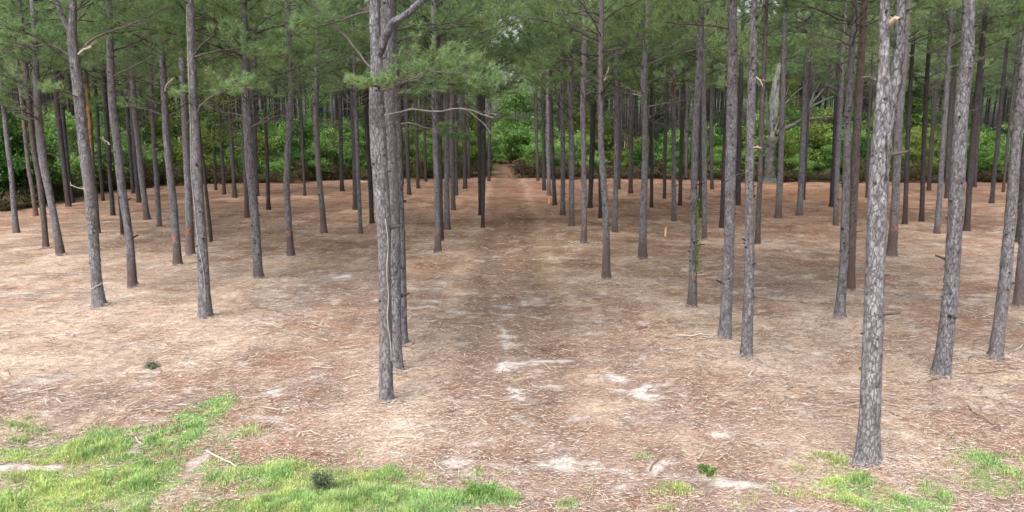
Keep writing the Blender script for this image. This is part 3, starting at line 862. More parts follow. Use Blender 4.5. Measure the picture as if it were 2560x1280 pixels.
gcol = np.where(dry, np.array([0.42, 0.36, 0.2]), gcol) * (rng.uniform(0.65, 1.3, NG) * (0.72 + 0.56 * fbm2(x, y, 6.0, 3, 86)))[:, None]
o = link("grass", g.mesh("grass", [GRASSM], False, {"col": np.repeat(gcol, 5, 0)}))
tag(o, "bright green low grass and clover growing in patches on the near ground", "grass", None, "stuff")

# ------------------------------------------------------------------ limb and crown stock
rng = np.random.RandomState(11)
def stock_path(L, rise, droop, rng, n=9):
    t = np.linspace(0, 1, n)
    yw = np.cumsum(rng.normal(0, 0.05, n)) * L * 0.6
    yw -= yw[0]
    return np.stack([L * t, yw * t, L * (rise * t - droop * t ** 2) + 0.03 * L * rng.normal(size=n) * t], 1)

LIVE, DEAD = [], []
for k in range(14):
    L = rng.uniform(1.9, 3.4)
    w, f = limb_geo(stock_path(L, rng.uniform(0.1, 0.45), rng.uniform(0.0, 0.30), rng), 0.025, 0.008, True, rng, twd=3.6, t0=0.3, m=26, w=0.011)
    LIVE.append((w.mesh("limb", [LIMBWOOD], True), f.mesh("needles", [NEEDLE])))
for k in range(12):
    L = rng.uniform(0.8, 2.4)
    w, f = limb_geo(stock_path(L, rng.uniform(0.0, 0.5), rng.uniform(-0.25, 0.35), rng), 0.026, 0.006, False, rng, twd=2.6, t0=0.35, tl=0.8)
    DEAD.append(w.mesh("dead_limb", [LIMBWOOD if k % 3 else DEADWOOD], True))

def mat4(loc, az, el, s):
    M = (Matrix.Translation(loc) @ Euler((0, -el, az)).to_matrix().to_4x4() @ Matrix.Scale(s, 4))
    return np.array(M)

CROWN_L = 10.0
def make_crown(seed, deadlow, k_need=16, wn=0.017, dense=0.25):
    """Crown above its first live whorl; origin on the trunk axis there, 10 m tall."""
    rng = np.random.RandomState(seed)
    g = Geo()
    pool = []
    for k in range(9):
        L = rng.uniform(2.4, 3.2)
        pool.append(limb_geo(stock_path(L, rng.uniform(0.15, 0.5), rng.uniform(0.0, 0.3), rng), 0.022, 0.006, True, rng, twd=3.4, t0=0.3, m=k_need, ln=0.20, w=wn, k=5) + (L,))
    dpool = [limb_geo(stock_path(2.2, rng.uniform(0, .5), rng.uniform(-.2, .3), rng), 0.024, 0.006, False, rng, twd=2.2, k=4) for k in range(4)]
    z = 0.0
    while z < CROWN_L - 0.3:
        t = z / CROWN_L
        for q in range(rng.randint(3, 6) if t < dense else rng.randint(1, 3)):
            az = rng.uniform(0, 2 * math.pi)
            Lt = (3.4 * (1 - t) ** 0.75 + 0.35) * rng.uniform(0.6, 1.15)
            w, f, L = pool[rng.randint(len(pool))]
            M = mat4((0, 0, z + rng.uniform(-.2, .2)), az, 0.05 + 0.75 * t + rng.uniform(-.15, .2), Lt / L)
            g.merge(w, M)
            g.merge(f, M, {0: 1})
        z += rng.uniform(0.55, 0.85) if t < 0.3 else rng.uniform(0.7, 1.1)
    z = -0.3
    while z > -deadlow:
        for q in range(rng.randint(1, 4)):
            w, f = dpool[rng.randint(4)]
            g.merge(w, mat4((0, 0, z + rng.uniform(-.2, .2)), rng.uniform(0, 6.28), rng.uniform(-.2, .45), rng.uniform(0.5, 1.15)))
        z -= rng.uniform(0.45, 0.9)
    return g.mesh("crown", [LIMBWOOD, NEEDLE])

CROWNS = [make_crown(100 + k, 0.3) for k in range(4)]        # for trees whose lower limbs are built one by one
CROWNS_FAR = [make_crown(200 + k, 4.0, 14, 0.021, 0.40) for k in range(5)]

# ------------------------------------------------------------------ pine trees
def trunk_geo(P, R, H, sides, ring, seed, top_ring=0.6, fine_to=9.5, relief=0.05, knots=14, flare=0.30, rf=1.0):
    """P: points up the trunk (from its foot), R radii. Returns geometry and a function height -> axis point, radius, direction."""
    rng = np.random.RandomState(seed)
    P, R = np.asarray(P, float), np.asarray(R, float)
    d = P[-1] - P[-2 if len(P) < 4 else -3]
    d = d / max(d[2], 1e-3)
    d[:2] *= 0.6
    top = P[-1] + d * (H - P[-1][2])
    zs = np.concatenate([[P[0][2] - 0.4], P[:, 2], [top[2]]])
    xs = np.concatenate([[P[0][0]], P[:, 0], [top[0]]])
    ys = np.concatenate([[P[0][1]], P[:, 1], [top[1]]])
    rs = np.concatenate([[R[0]], R, [0.02]])
    z = np.concatenate([np.arange(P[0][2] - 0.25, min(fine_to, H), ring), np.arange(min(fine_to, H), H, top_ring), [H]])
    zq = np.linspace(zs[0], zs[-1], 400)
    sm = max(3, int(0.9 / (zq[1] - zq[0])))
    ker = np.hanning(sm + 2)[1:-1]
    ker /= ker.sum()
    def smooth(v):
        q = np.interp(zq, zs, v)
        q = np.convolve(np.pad(q, sm, mode='reflect', reflect_type='odd'), ker, mode='same')[sm:-sm]
        return q
    qx, qy, qr = smooth(xs), smooth(ys), smooth(rs)
    ax = lambda h: (np.interp(h, zq, qx), np.interp(h, zq, qy), np.interp(h, zq, qr))
    x, y, r = ax(z)
    r = np.maximum(r, 0.012)
    hb = np.maximum(z - P[0][2], 0)
    th = np.arange(sides) * 2 * math.pi / sides
    C, S = np.cos(th)[None, :], np.sin(th)[None, :]
    zz = z[:, None] + 0 * C
    so = seed * 7.3 % 91
    rel = (vnoise(C * r[:, None] * 26 * rf + so, S * r[:, None] * 26 * rf, zz * 7.0 * rf, seed) - 0.5) * 1.3 + (vnoise(C * 1.6 + so, S * 1.6, zz * 1.1, seed + 3) - 0.5) * 1.2
    fl = 1 + (flare * np.exp(-hb / 0.20))[:, None] * (0.35 + 1.3 * vnoise(C * 2.3 + so, S * 2.3, 0 * zz, seed + 9))
    rr = r[:, None] * (1 + relief * rel) * fl
    V = np.stack([x[:, None] + C * rr, y[:, None] + S * rr, zz], -1).reshape(-1, 3)
    n = len(z)
    i = np.arange(n - 1)[:, None] * sides
    j = np.arange(sides)[None, :]
    j2 = (j + 1) % sides
    g = Geo()
    g.add(V, np.stack([i + j, i + j2, i + sides + j2, i + sides + j], -1).reshape(-1, 4))
    for k in range(knots):                                   # scars and short stubs of shed branches
        h = rng.uniform(1.2, 9.0) if k else 2.0
        a = rng.uniform(0, 2 * math.pi)
        cx, cy, cr = [float(v) for v in ax(h)]
        ln = rng.choice([0.015, 0.03, 0.06, 0.20], p=[.50, .28, .14, .08])
        s = rng.uniform(0.010, 0.024)
        dv = np.array([math.cos(a), math.sin(a), 0.25])
        c0 = np.array([cx, cy, h]) + dv * cr * 0.9
        add_tube(g, [c0, c0 + dv * (cr * 0.1 + ln * 0.6), c0 + dv * (cr * 0.1 + ln), c0 + dv * (cr * 0.1 + ln + 0.004)], [s * 1.5, s, s * 0.8, 0.002], 6, 1)
    return g, ax

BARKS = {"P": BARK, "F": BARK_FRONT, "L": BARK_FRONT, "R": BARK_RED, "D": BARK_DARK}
TREE = {}                                                    # name -> (root object, axis function, plane Y, foot)
LOWBARE = {"a7", "a19", "a11", "r38", "r45", "r50", "r25", "r27", "r20", "r51", "c1", "c2", "c3"}
NOLIMB = {"c1", "r38", "r45"}

def track_x(y):
    return -0.0085 * y

ORD = "first second third fourth fifth sixth seventh eighth ninth tenth eleventh twelfth thirteenth fourteenth fifteenth sixteenth seventeenth eighteenth nineteenth twentieth".split()
def ordn(n):
    if n <= 20:
        return ORD[n - 1]
    tens = {2: "twenty", 3: "thirty", 4: "forty"}[n // 10]
    return {20: "twentieth", 30: "thirtieth", 40: "fortieth"}[n] if n % 10 == 0 else tens + "-" + ORD[n % 10 - 1]

HAND = {
 "c1": "thick grey pine standing nearest the track on its left, with low green bough",
 "c2": "grey pine half hidden directly behind the thick pine left of the track",
 "c3": "slim grey pine hidden furthest back behind the thick pine left of the track",
 "r38": "largest pale forked pine with peeling bark, in the right foreground beside the dirt mound",
 "r45": "stout straight pale pine with flared root foot, standing right of the forked pine",
 "a7": "tall pale pine on the left that forks near the top, nearest the left edge",
 "a19": "pale pine on the left in bright straw, with a thin vine up its trunk",
 "a8": "reddish pine with a strip of peeled orange bark behind the forked left pine",
 "r20": "slim grey pine with green ivy up its lower trunk, right of the track",
 "r25": "grey pine at right foreground, left one of the close pair of trunks",
 "r27": "slender grey pine at right foreground, right one of the close pair of trunks",
 "a27": "crooked grey pine with pale orange cross mark near its rust foot",
 "r10": "slim bent grey pine standing closest to the track on its right",
 "a17": "grey pine left with faint orange cross mark, left of the other marked pine",
 "a18": "grey pine left with orange cross mark, half behind the pine with vine",
 "r39": "grey pine with orange paint slash near its foot, behind the largest forked pine",
 "r50": "pale leaning pine at far right foreground with no marks",
 "a24": "pale pine left of centre with thickened fissured middle and forked top",
 "r36": "reddish grey pine tucked right behind the pale slender pine left of the forked one",
 "r35": "pale slender pine just left of the largest forked pine",
 "r51": "dark-footed pine cut off by the right edge of the photo",
}
rows = {}
for n, k, p in TREES:
    if n in HAND:
        continue
    f = FEET[n]
    side = "left" if f[0] < track_x(f[1]) else "right"
    band = "nearer" if f[1] < 33 else ("middle" if f[1] < 46 else "far")
    rows.setdefault((side, band), []).append((abs(f[0] / f[1] + 0.0085), n, k))
LABEL = dict(HAND)
for (side, band), L in rows.items():
    L.sort()
    for q, (_, n, k) in enumerate(L):
        p = dict((t[0], t[2]) for t in TREES)[n]
        look = {"P": "grey", "L": "pale grey", "F": "grey", "R": "reddish brown", "D": "dark"}[k]
        wid = "slender" if p[0][2] * depth_at(p[0][0], p[0][1]) / FPX < 0.27 else "stout"
        where = {"nearer": "front", "middle": "middle", "far": "back"}[band]
        LABEL[n] = f"{wid} {look} pine, {ordn(q + 1)} out from the track, {side} side, {where} ranks"

def place_limb(root, kind, base, az, el, s, mesh=None):
    if kind == "live":
        w, f = LIVE[mesh % len(LIVE)]
        o = link("limb", w, root, base - np.array(root.location), (0, -el, az), (s, s, s))
        link("needles", f, o)
    else:
        link("dead_limb", DEAD[mesh % len(DEAD)], root, base - np.array(root.location), (0, -el, az), (s, s, s))

for ti, (n, k, pix) in enumerate(TREES):
    rng = np.random.RandomState(500 + ti)
    foot = FEET[n].copy()
    Y0 = foot[1]
    foot[2] = gh(foot[0], foot[1])
    P, R = [], []
    for q, (px, py, w) in enumerate(pix):
        p = foot if q == 0 else on_plane(px, py, Y0)
        dep = np.dot(p - [0, 0, CAM_H], [0, CP, -SP])
        P.append(p)
        R.append(max(0.05, (w - 0.5) * 0.5 * dep / FPX))
    near = Y0 < 24
    H = rng.uniform(18.5, 21.5)
    sides, ring = (28, 0.05) if near else ((16, 0.12) if Y0 < 42 else (10, 0.3))
    g, ax = trunk_geo(P, R, H, sides, ring, 40 + ti, knots=44 if near else (14 if Y0 < 42 else 6), fine_to=10 if near else 13, relief=0.085 if near else 0.10)
    root = link("pine_tree", None, None, foot)
    tag(root, LABEL[n], "pine tree", "pines standing in the clearing")
    mat = BARKS[k]
    if n == "r38":
        mat = BARK_PALE
    me = g.mesh("trunk", [mat, KNOT], True)
    me.transform(Matrix.Translation(-Vector(foot)))
    trunk = link("trunk", me, root)
    TREE[n] = (root, ax, Y0, foot, trunk)
    # crown
    if n in NOLIMB:
        hc = 9.0
    elif n in LOWBARE:
        hc = rng.uniform(9.0, 9.6)
    else:
        hc = (rng.uniform(7.4, 9.3) if Y0 > 30 else rng.uniform(7.2, 8.6)) + (1.5 if foot[0] > 0.26 * Y0 else 0.0)
    cx, cy, cr = [float(v) for v in ax(hc)]
    tx, ty, _ = [float(v) for v in ax(H)]
    dirv = Vector((tx - cx, ty - cy, H - hc))
    rot = dirv.to_track_quat('Z', 'Y').to_matrix() @ Matrix.Rotation(rng.uniform(0, 6.28), 3, 'Z')
    indiv = Y0 < 40
    cm = CROWNS[ti % len(CROWNS)] if indiv else CROWNS_FAR[ti % len(CROWNS_FAR)]
    cw = rng.uniform(0.9, 1.12) * (0.72 if Y0 > 45 and abs(foot[0] - track_x(Y0)) < 4.8 else 1.0)
    link("crown", cm, root, (cx - foot[0], cy - foot[1], hc - foot[2]), rot.to_euler(), (cw, cw, (H - hc + 0.4) / CROWN_L))
    if indiv and n not in NOLIMB:
        hd = hc - rng.uniform(1.4, 2.9) if n not in LOWBARE else hc - 0.8
        h = hd
        while h < hc - 0.15:
            for q in range(rng.randint(2, 5)):
                lx_, ly_, lr_ = [float(v) for v in ax(h)]
                az = rng.uniform(0, 6.28)
                live = rng.uniform() < (0.34 + (0.12 if foot[0] < 0 else -0.1) + 0.5 * (h - hd) / max(0.3, hc - hd)) and h > hd + 0.5
                place_limb(root, "live" if live else "dead", np.array([lx_ + math.cos(az) * lr_ * 0.6, ly_ + math.sin(az) * lr_ * 0.6, h]), az,
                           rng.uniform(-0.05, 0.4), rng.uniform(0.65, 1.15), rng.randint(100))
            h += rng.uniform(0.35, 0.7)

# ------------------------------------------------------------------ particular limbs seen in the photograph
def px_limb(tree, pixpath, dy, r0, live, name=None, seed=0, wood=LIMBWOOD, twd=3.4, t0=0.3, m=26, up=0.25, tl=1.0, r1=0.008, ln=0.17, need=NEEDLE, sub=True, w=0.011):
    """A limb of one tree along points of the photo, reaching dy metres nearer (-) or farther (+) at its tip."""
    root, ax, Y0, foot, trunk = TREE[tree]
    rng = np.random.RandomState(900 + seed)
    n = len(pixpath)
    P = [on_plane(px, py, Y0 + dy * (q / (n - 1)) ** 1.0) for q, (px, py) in enumerate(pixpath)]
    P[0][1] = Y0 - 0.02
    if live and m < 30 and r0 < 0.08:                        # sprays seen closely carry more twigs
        twd, m = max(twd, 5.5), max(m, 28)
    wg, fg = limb_geo(P, r0, r1, live, rng, twd=twd, t0=t0, m=m, up=up, tl=tl, ln=ln, sub=sub, w=w)
    me = wg.mesh("limb", [wood], True)
    me.transform(Matrix.Translation(-Vector(foot)))
    o = link("limb" if live else "dead_limb", me, root)
    if live and fg.n:
        fe = fg.mesh("needles", [need])
        fe.transform(Matrix.Translation(-Vector(foot)))
        link("needles", fe, o)
    return o

# the close pine left of the track: fork, low bough, bare branches
px_limb("c1", [(944,140),(954,101),(975,70),(1005,42),(1060,2),(1130,-50),(1220,-110)], -0.4, 0.085, True, seed=1, wood=BARK, r1=0.03, t0=0.6, tl=0.8)
px_limb("c1", [(940,228),(975,224),(1010,206),(1060,188),(1105,176),(1150,188),(1235,205)], -0.5, 0.017, True, seed=2, twd=17.0, t0=0.03, m=30, up=0.26, tl=0.72, need=NEEDLE_HERO, ln=0.11, w=0.009)
px_limb("c1", [(945,224),(965,218),(930,212),(905,206),(888,200)], -0.9, 0.020, True, seed=3, twd=15.0, t0=0.05, m=28, up=0.22, tl=0.75, need=NEEDLE_HERO, ln=0.11, w=0.009)
px_limb("c2", [(985,205),(1020,180),(1060,160),(1120,150),(1190,160)], 0.2, 0.024, True, seed=4, twd=14.0, t0=0.08, m=28, up=0.22, tl=0.7, need=NEEDLE_HERO, ln=0.12, w=0.009)
px_limb("c2", [(985,215),(1040,205),(1100,208),(1160,215),(1225,235)], 0.8, 0.022, True, seed=14, twd=11.0, t0=0.3, m=28, up=0.2, tl=0.6, need=NEEDLE_HERO, ln=0.12, w=0.009)
px_limb("c1", [(955,291),(985,283),(1010,274),(1050,277),(1090,279),(1125,272),(1160,269),(1190,284),(1232,292)], -0.5, 0.020, False, seed=5, wood=DEADWOOD, twd=1.2, t0=0.8, tl=0.8)
px_limb("c1", [(1150,271),(1170,274),(1193,288),(1210,308),(1226,331)], -0.5, 0.014, False, seed=6, wood=DEADWOOD, twd=1.0, t0=0.7, tl=0.3)
px_limb("c3", [(1000,310),(1020,305),(1045,308),(1085,329),(1130,342),(1180,345)], -0.2, 0.017, True, seed=7, wood=DEADWOOD, twd=3.0, t0=0.62, m=18, tl=0.25, ln=0.13)
px_limb("c3", [(1005,325),(1040,322),(1090,318),(1140,312)], 0.3, 0.012, True, seed=8, twd=3.0, t0=0.7, m=16, tl=0.22, ln=0.13)
px_limb("c1", [(930,172),(890,120),(840,70),(790,20),(740,-40)], 0.6, 0.020, True, seed=9, twd=2.5, t0=0.6)
px_limb("c2", [(990,75),(1035,60),(1100,58),(1170,62),(1240,58)], 0.6, 0.026, True, seed=10, t0=0.4)
px_limb("c2", [(990,105),(1060,82),(1120,70),(1200,62)], 1.0, 0.022, True, seed=11, t0=0.5)
px_limb("c2", [(990,150),(1030,120),(1060,105)], 0.4, 0.016, False, seed=12, wood=DEADWOOD)
px_limb("c1", [(928,30),(880,40),(830,60),(760,75)], 0.5, 0.026, True, seed=13, t0=0.4)
# forked pine on the left
px_limb("a7", [(184,135),(178,95),(165,60),(150,30),(138,-5),(120,-70)], 0.3, 0.085, True, seed=20, wood=BARK, r1=0.04, t0=0.7)
px_limb("a7", [(186,185),(165,150),(140,125),(120,112),(80,84),(40,75),(0,70),(-60,72)], -0.6, 0.040, True, seed=21, t0=0.5, wood=LIMBWOOD)
px_limb("a7", [(176,140),(150,118),(120,110),(60,118),(0,126),(-70,120)], -0.2, 0.036, True, seed=22, need=NEEDLE_HERO, t0=0.45)
px_limb("a7", [(198,134),(215,112),(240,95),(275,76),(330,60),(400,30),(430,10)], -0.4, 0.036, True, seed=23, t0=0.5)
px_limb("a7", [(197,136),(212,122),(228,114)], -0.5, 0.026, False, seed=24, wood=STICK, twd=0.2, r1=0.02)
px_limb("a7", [(195,50),(215,25),(235,0),(270,-40)], 0.2, 0.03, True, seed=25, t0=0.4)
px_limb("a7", [(200,246),(185,238),(165,232),(140,225),(100,215)], -0.9, 0.018, True, seed=26, t0=0.35, m=28, need=NEEDLE_HERO)
px_limb("a4", [(100,285),(118,262),(135,250),(150,240)], -0.4, 0.020, False, seed=27)
px_limb("a4", [(92,290),(70,270),(45,255),(15,262),(-20,258)], -0.9, 0.026, True, seed=28, need=NEEDLE_HERO, t0=0.25, m=28)
px_limb("a4", [(90,230),(60,215),(30,222),(-10,240)], -0.6, 0.024, True, seed=29, need=NEEDLE_HERO, t0=0.3, m=28)
px_limb("a4", [(90,170),(60,150),(30,130),(0,110)], -0.5, 0.026, True, seed=30, need=NEEDLE_HERO, t0=0.35)
px_limb("a1", [(6,215),(30,245),(55,275),(70,300)], -0.6, 0.020, True, seed=31, need=NEEDLE_HERO, t0=0.4)
px_limb("a11", [(283,127),(310,118),(350,102),(400,78),(440,60)], -0.3, 0.034, True, seed=32, need=NEEDLE_HERO, t0=0.55)
px_limb("a11", [(284,190),(320,172),(360,155),(400,132),(445,118)], -0.5, 0.030, True, seed=33, need=NEEDLE_HERO, t0=0.6)
px_limb("a11", [(278,75),(290,50),(300,30),(320,10)], 0.3, 0.03, True, seed=34)
px_limb("a11", [(275,362),(262,350),(249,343)], -0.2, 0.026, False, seed=35, wood=STICK, twd=0.1, r1=0.012)
px_limb("a19", [(485,140),(500,118),(520,96),(545,82),(580,70)], -0.4, 0.042, True, seed=36, t0=0.6)
px_limb("a19", [(486,144),(510,134),(545,127),(600,121),(660,125)], -0.7, 0.036, True, seed=37, t0=0.5)
px_limb("a19", [(490,292),(500,268),(520,245),(545,228),(580,215),(612,205)], -0.8, 0.022, True, seed=38, t0=0.4, m=28, need=NEEDLE_HERO)
px_limb("a19", [(485,240),(468,232),(445,228),(425,235)], -0.5, 0.018, True, seed=39, t0=0.3, m=26, need=NEEDLE_HERO)
px_limb("a19", [(476,45),(455,20),(440,0),(420,-30)], 0.1, 0.045, True, seed=40)
px_limb("a19", [(488,50),(505,38),(520,36)], -0.3, 0.02, False, seed=41)
px_limb("a7", [(232,480),(212,474),(178,464)], -0.5, 0.026, False, seed=42, wood=STICK, twd=0.1, r1=0.012)
px_limb("a17", [(412,235),(405,222),(418,212),(433,195)], -0.3, 0.03, False, seed=43, wood=STICK, twd=0.1, r1=0.02)
px_limb("a24", [(612,125),(580,128),(540,130),(500,128)], -0.5, 0.03, True, seed=44, t0=0.5)
px_limb("a24", [(622,120),(660,122),(720,130),(760,145)], -0.4, 0.03, True, seed=45, t0=0.5)
px_limb("a24", [(618,270),(628,235),(635,185),(637,120),(640,60)], 0.1, 0.10, True, seed=46, wood=BARK, r1=0.05, t0=0.8)
px_limb("a27", [(730,265),(710,256),(680,258),(640,262)], -0.3, 0.022, False, seed=47, wood=DEADWOOD)
px_limb("a27", [(727,155),(700,140),(660,130),(620,128)], -0.3, 0.024, True, seed=48, t0=0.5)
px_limb("a29", [(793,155),(820,148),(850,135),(880,120)], -0.4, 0.026, True, seed=49, t0=0.5)
px_limb("a29", [(792,160),(770,150),(730,140)], -0.4, 0.026, False, seed=50)
# right side
px_limb("r10", [(1500,208),(1485,196),(1465,190),(1430,195),(1395,205),(1380,213)], -0.5, 0.026, True, seed=60, t0=0.45, wood=DEADWOOD)
px_limb("r10", [(1505,205),(1514,198),(1519,180),(1522,168)], -0.2, 0.024, False, seed=61, wood=STICK, twd=0.1, r1=0.016)
px_limb("r10", [(1496,85),(1480,75),(1455,73),(1425,76),(1370,78)], -0.6, 0.030, True, seed=62, t0=0.35)
px_limb("r10", [(1497,38),(1485,30),(1465,28),(1430,30),(1380,45),(1330,60)], -0.8, 0.032, True, seed=63, t0=0.35)
px_limb("r10", [(1500,140),(1480,136),(1455,134),(1420,145),(1380,165),(1340,185)], -0.8, 0.028, True, seed=64, t0=0.35, need=NEEDLE_HERO)
px_limb("r7", [(1452,122),(1435,112),(1410,108),(1370,112),(1320,118)], -0.6, 0.03, True, seed=65, t0=0.35)
px_limb("r7", [(1453,165),(1430,150),(1400,150),(1360,165),(1320,180),(1290,190)], -0.7, 0.03, True, seed=66, t0=0.3, need=NEEDLE_HERO)
px_limb("r7", [(1450,60),(1430,40),(1400,30),(1350,25)], -0.6, 0.03, True, seed=67, t0=0.3)
px_limb("r14", [(1608,108),(1595,98),(1577,94)], -0.3, 0.02, False, seed=68, wood=DEADWOOD)
px_limb("r14", [(1619,112),(1630,102),(1642,96)], -0.3, 0.02, False, seed=69, wood=DEADWOOD)
px_limb("r14", [(1622,68),(1635,62),(1647,58)], -0.3, 0.022, False, seed=70, wood=DEADWOOD)
px_limb("r14", [(1605,240),(1592,237),(1581,235)], -0.3, 0.022, False, seed=71, wood=STICK, twd=0.1, r1=0.012)
px_limb("r25", [(1822,72),(1800,66),(1760,64),(1700,60),(1660,52)], -0.5, 0.03, True, seed=72, t0=0.5)
px_limb("r25", [(1816,215),(1814,202),(1813,195)], -0.4, 0.018, False, seed=73, wood=STICK, twd=0.1, r1=0.014)
px_limb("r27", [(1880,370),(1893,369),(1905,368)], -0.3, 0.018, False, seed=74, wood=STICK, twd=0.1, r1=0.01)
px_limb("r27", [(1888,55),(1900,30),(1915,5)], -0.2, 0.022, False, seed=75)
px_limb("r27", [(1886,190),(1900,200),(1908,215)], -0.2, 0.02, False, seed=76, wood=STICK, twd=0.1)
px_limb("r38", [(2200,430),(2209,350),(2224,270),(2238,200),(2244,150),(2250,75),(2252,0),(2254,-60)], 0.12, 0.10, True, seed=77, wood=BARK_PALE, r1=0.06, t0=0.95)
px_limb("r38", [(2222,60),(2232,48),(2245,45),(2248,52)], -0.25, 0.05, False, seed=78, wood=STICK, twd=0.1, r1=0.02)
px_limb("r39", [(2265,95),(2280,90),(2300,75),(2320,60)], -0.6, 0.024, True, seed=79, t0=0.1, m=30, need=NEEDLE_HERO)
px_limb("r38", [(2196,200),(2180,194),(2162,191)], 0.3, 0.02, False, seed=80, wood=DEADWOOD, twd=0.1)
px_limb("r45", [(2430,60),(2445,45),(2460,25),(2480,-20)], 0.3, 0.024, True, seed=81, t0=0.6)
px_limb("r31", [(2017,215),(2045,195),(2070,180),(2110,150)], -0.5, 0.03, False, seed=82)
px_limb("r35", [(2132,95),(2115,85),(2095,70),(2065,58)], -0.3, 0.02, False, seed=83)
px_limb("r35", [(2135,98),(2160,85),(2180,50)], -0.3, 0.02, False, seed=84, wood=DEADWOOD)

# ------------------------------------------------------------------ marks, peeled bark and vines on particular trunks
def strip_on(tree, pts, width, name, mat, proud=0.006, parent=True, label=None):
    """A thin raised band lying on the bark: pts = (height, angle) pairs, angle 0 faces the viewpoint's side (-Y)."""
    root, ax, Y0, foot, trunk = TREE[tree]
    hs_ = np.linspace(0, 1, 14)
    hh = np.interp(hs_, np.linspace(0, 1, len(pts)), [p[0] for p in pts])
    aa = np.interp(hs_, np.linspace(0, 1, len(pts)), [p[1] for p in pts])
    g = Geo()
    V = []
    for h, a in zip(hh, aa):
        x, y, r = [float(v) for v in ax(h)]
        fl = 1.0 + 0.30 * math.exp(-max(0, h - foot[2]) / 0.20)
        wv = width * (1 if mat is PAINT else 0.65 + 0.45 * math.sin(h * 9.0) * math.cos(h * 23.0))
        for e in (-0.5, 0, 0.5):
            b = a + e * wv / r
            rr = r * 1.07 * fl + proud * (1.5 if e == 0 else 0.2)
            V.append((x + math.sin(b) * rr, y - math.cos(b) * rr, h))
    V = np.array(V) - foot
    i = np.arange(13)[:, None] * 3
    g.add(V, np.concatenate([i + [0, 1, 4, 3], i + [1, 2, 5, 4]]))
    return g.mesh(name, [mat], True), root

def paint_cross(tree, h, a=0.0, size=0.16):
    me, root = strip_on(tree, [(h - size, a - 0.55), (h + size, a + 0.55)], 0.045, "paint_mark", PAINT)
    link("paint_mark", me, root)
    me, root = strip_on(tree, [(h - size, a + 0.55), (h + size, a - 0.55)], 0.045, "paint_mark", PAINT)
    link("paint_mark", me, root)

for tr, h in (("a17", 1.05), ("a18", 1.05), ("a27", 1.0), ("r39", 1.25), ("r7", 0.8), ("r30", 1.15), ("r20", 1.0), ("c8", 0.95)):
    if tr in ("r39", "a18"):
        paint_cross(tr, h)
    elif tr in ("a17", "a27"):
        paint_cross(tr, h, 0.0, 0.13)
    else:
        me, root = strip_on(tr, [(h - 0.12, -0.3), (h + 0.12, 0.35)], 0.06, "paint_mark", PAINT)
        link("paint_mark", me, root)
me, root = strip_on("a8", [(4.2, 0.1), (5.4, 0.2), (6.6, 0.15), (7.2, 0.1)], 0.17, "peeled_bark_patch", PEELED, 0.008)
tag(link("peeled_bark_patch", me, root), "peeled orange strip of bare wood")
me, root = strip_on("r17", [(6.6, 0.1), (8.0, 0.2)], 0.08, "peeled_bark_patch", PEELED, 0.008)
link("peeled_bark_patch", me, root)
me, root = strip_on("r38", [(4.35, 0.25), (4.65, 0.1), (4.95, -0.05)], 0.035, "bark_gash", KNOT, -0.004)
link("bark_gash", me, root)

def vine(name, tree, pts, r, label, leaves=None):
    root, ax, Y0, foot, trunk = TREE[tree]
    rng = np.random.RandomState(hash(tree) % 1000 if False else len(pts) * 31 + int(foot[1] * 10))
    n = 40
    q = np.linspace(0, 1, n)
    hh = np.interp(q, np.linspace(0, 1, len(pts)), [p[0] for p in pts])
    aa = np.interp(q, np.linspace(0, 1, len(pts)), [p[1] for p in pts]) + 0.12 * np.sin(q * 17)
    P = []
    for h, a in zip(hh, aa):
        x, y, rr = [float(v) for v in ax(h)]
        rr = rr * 1.06 + r * 0.7
        P.append((x + math.sin(a) * rr, y - math.cos(a) * rr, h))
    P = np.array(P)
    g = Geo()
    add_tube(g, P, np.full(n, r), 6)
    if not leaves:
        o = link(name, g.mesh(name, [TWINE], True))
        return tag(o, label, "vine")
    o = link(name, None, None, foot)
    tag(o, label, "vine")
    me = g.mesh("stem", [TWINE], True)
    me.transform(Matrix.Translation(-Vector(foot)))
    link("stem", me, o)
    lg = Geo()
    m = leaves
    k = rng.randint(0, n, m)
    out = P[k] - np.stack([np.interp(P[k, 2], hh if hh[0] < hh[-1] else hh[::-1], [ax(h)[0] for h in hh]), np.interp(P[k, 2], hh, [ax(h)[1] for h in hh]), P[k, 2]], 1)
    out /= np.linalg.norm(out, axis=1)[:, None] + 1e-9
    c = P[k] + out * rng.uniform(0, 0.05, m)[:, None] + rng.normal(size=(m, 3)) * [0.05, 0.04, 0.06]
    add_leaves(lg, c, rng, 0.075, upright=0.5)
    me = lg.mesh("leaves", [IVY])
    me.transform(Matrix.Translation(-Vector(foot)))
    link("leaves", me, o)
    return o

def add_leaves(g, c, rng, size, upright=0.0, mat=0):
    """Leaf-shaped diamonds, slightly folded."""
    m = len(c)
    nrm = rng.normal(size=(m, 3)) * [0.6, 0.6, 0.4] + [0, -upright, 0.8 - 0.6 * upright]
    nrm /= np.linalg.norm(nrm, axis=1)[:, None]
    a = np.cross(nrm, rng.normal(size=(m, 3)))
    a /= np.linalg.norm(a, axis=1)[:, None] + 1e-9
    b = np.cross(nrm, a)
    s = (size * rng.uniform(0.6, 1.25, m))[:, None]
    V = np.stack([c - a * s * 0.5, c + b * s * 0.28 + nrm * s * 0.05, c + a * s * 0.55, c - b * s * 0.28 + nrm * s * 0.05], 1).reshape(-1, 3)
    i = np.arange(m)[:, None] * 4
    g.add(V, i + np.array([0, 1, 2, 3]), mat)

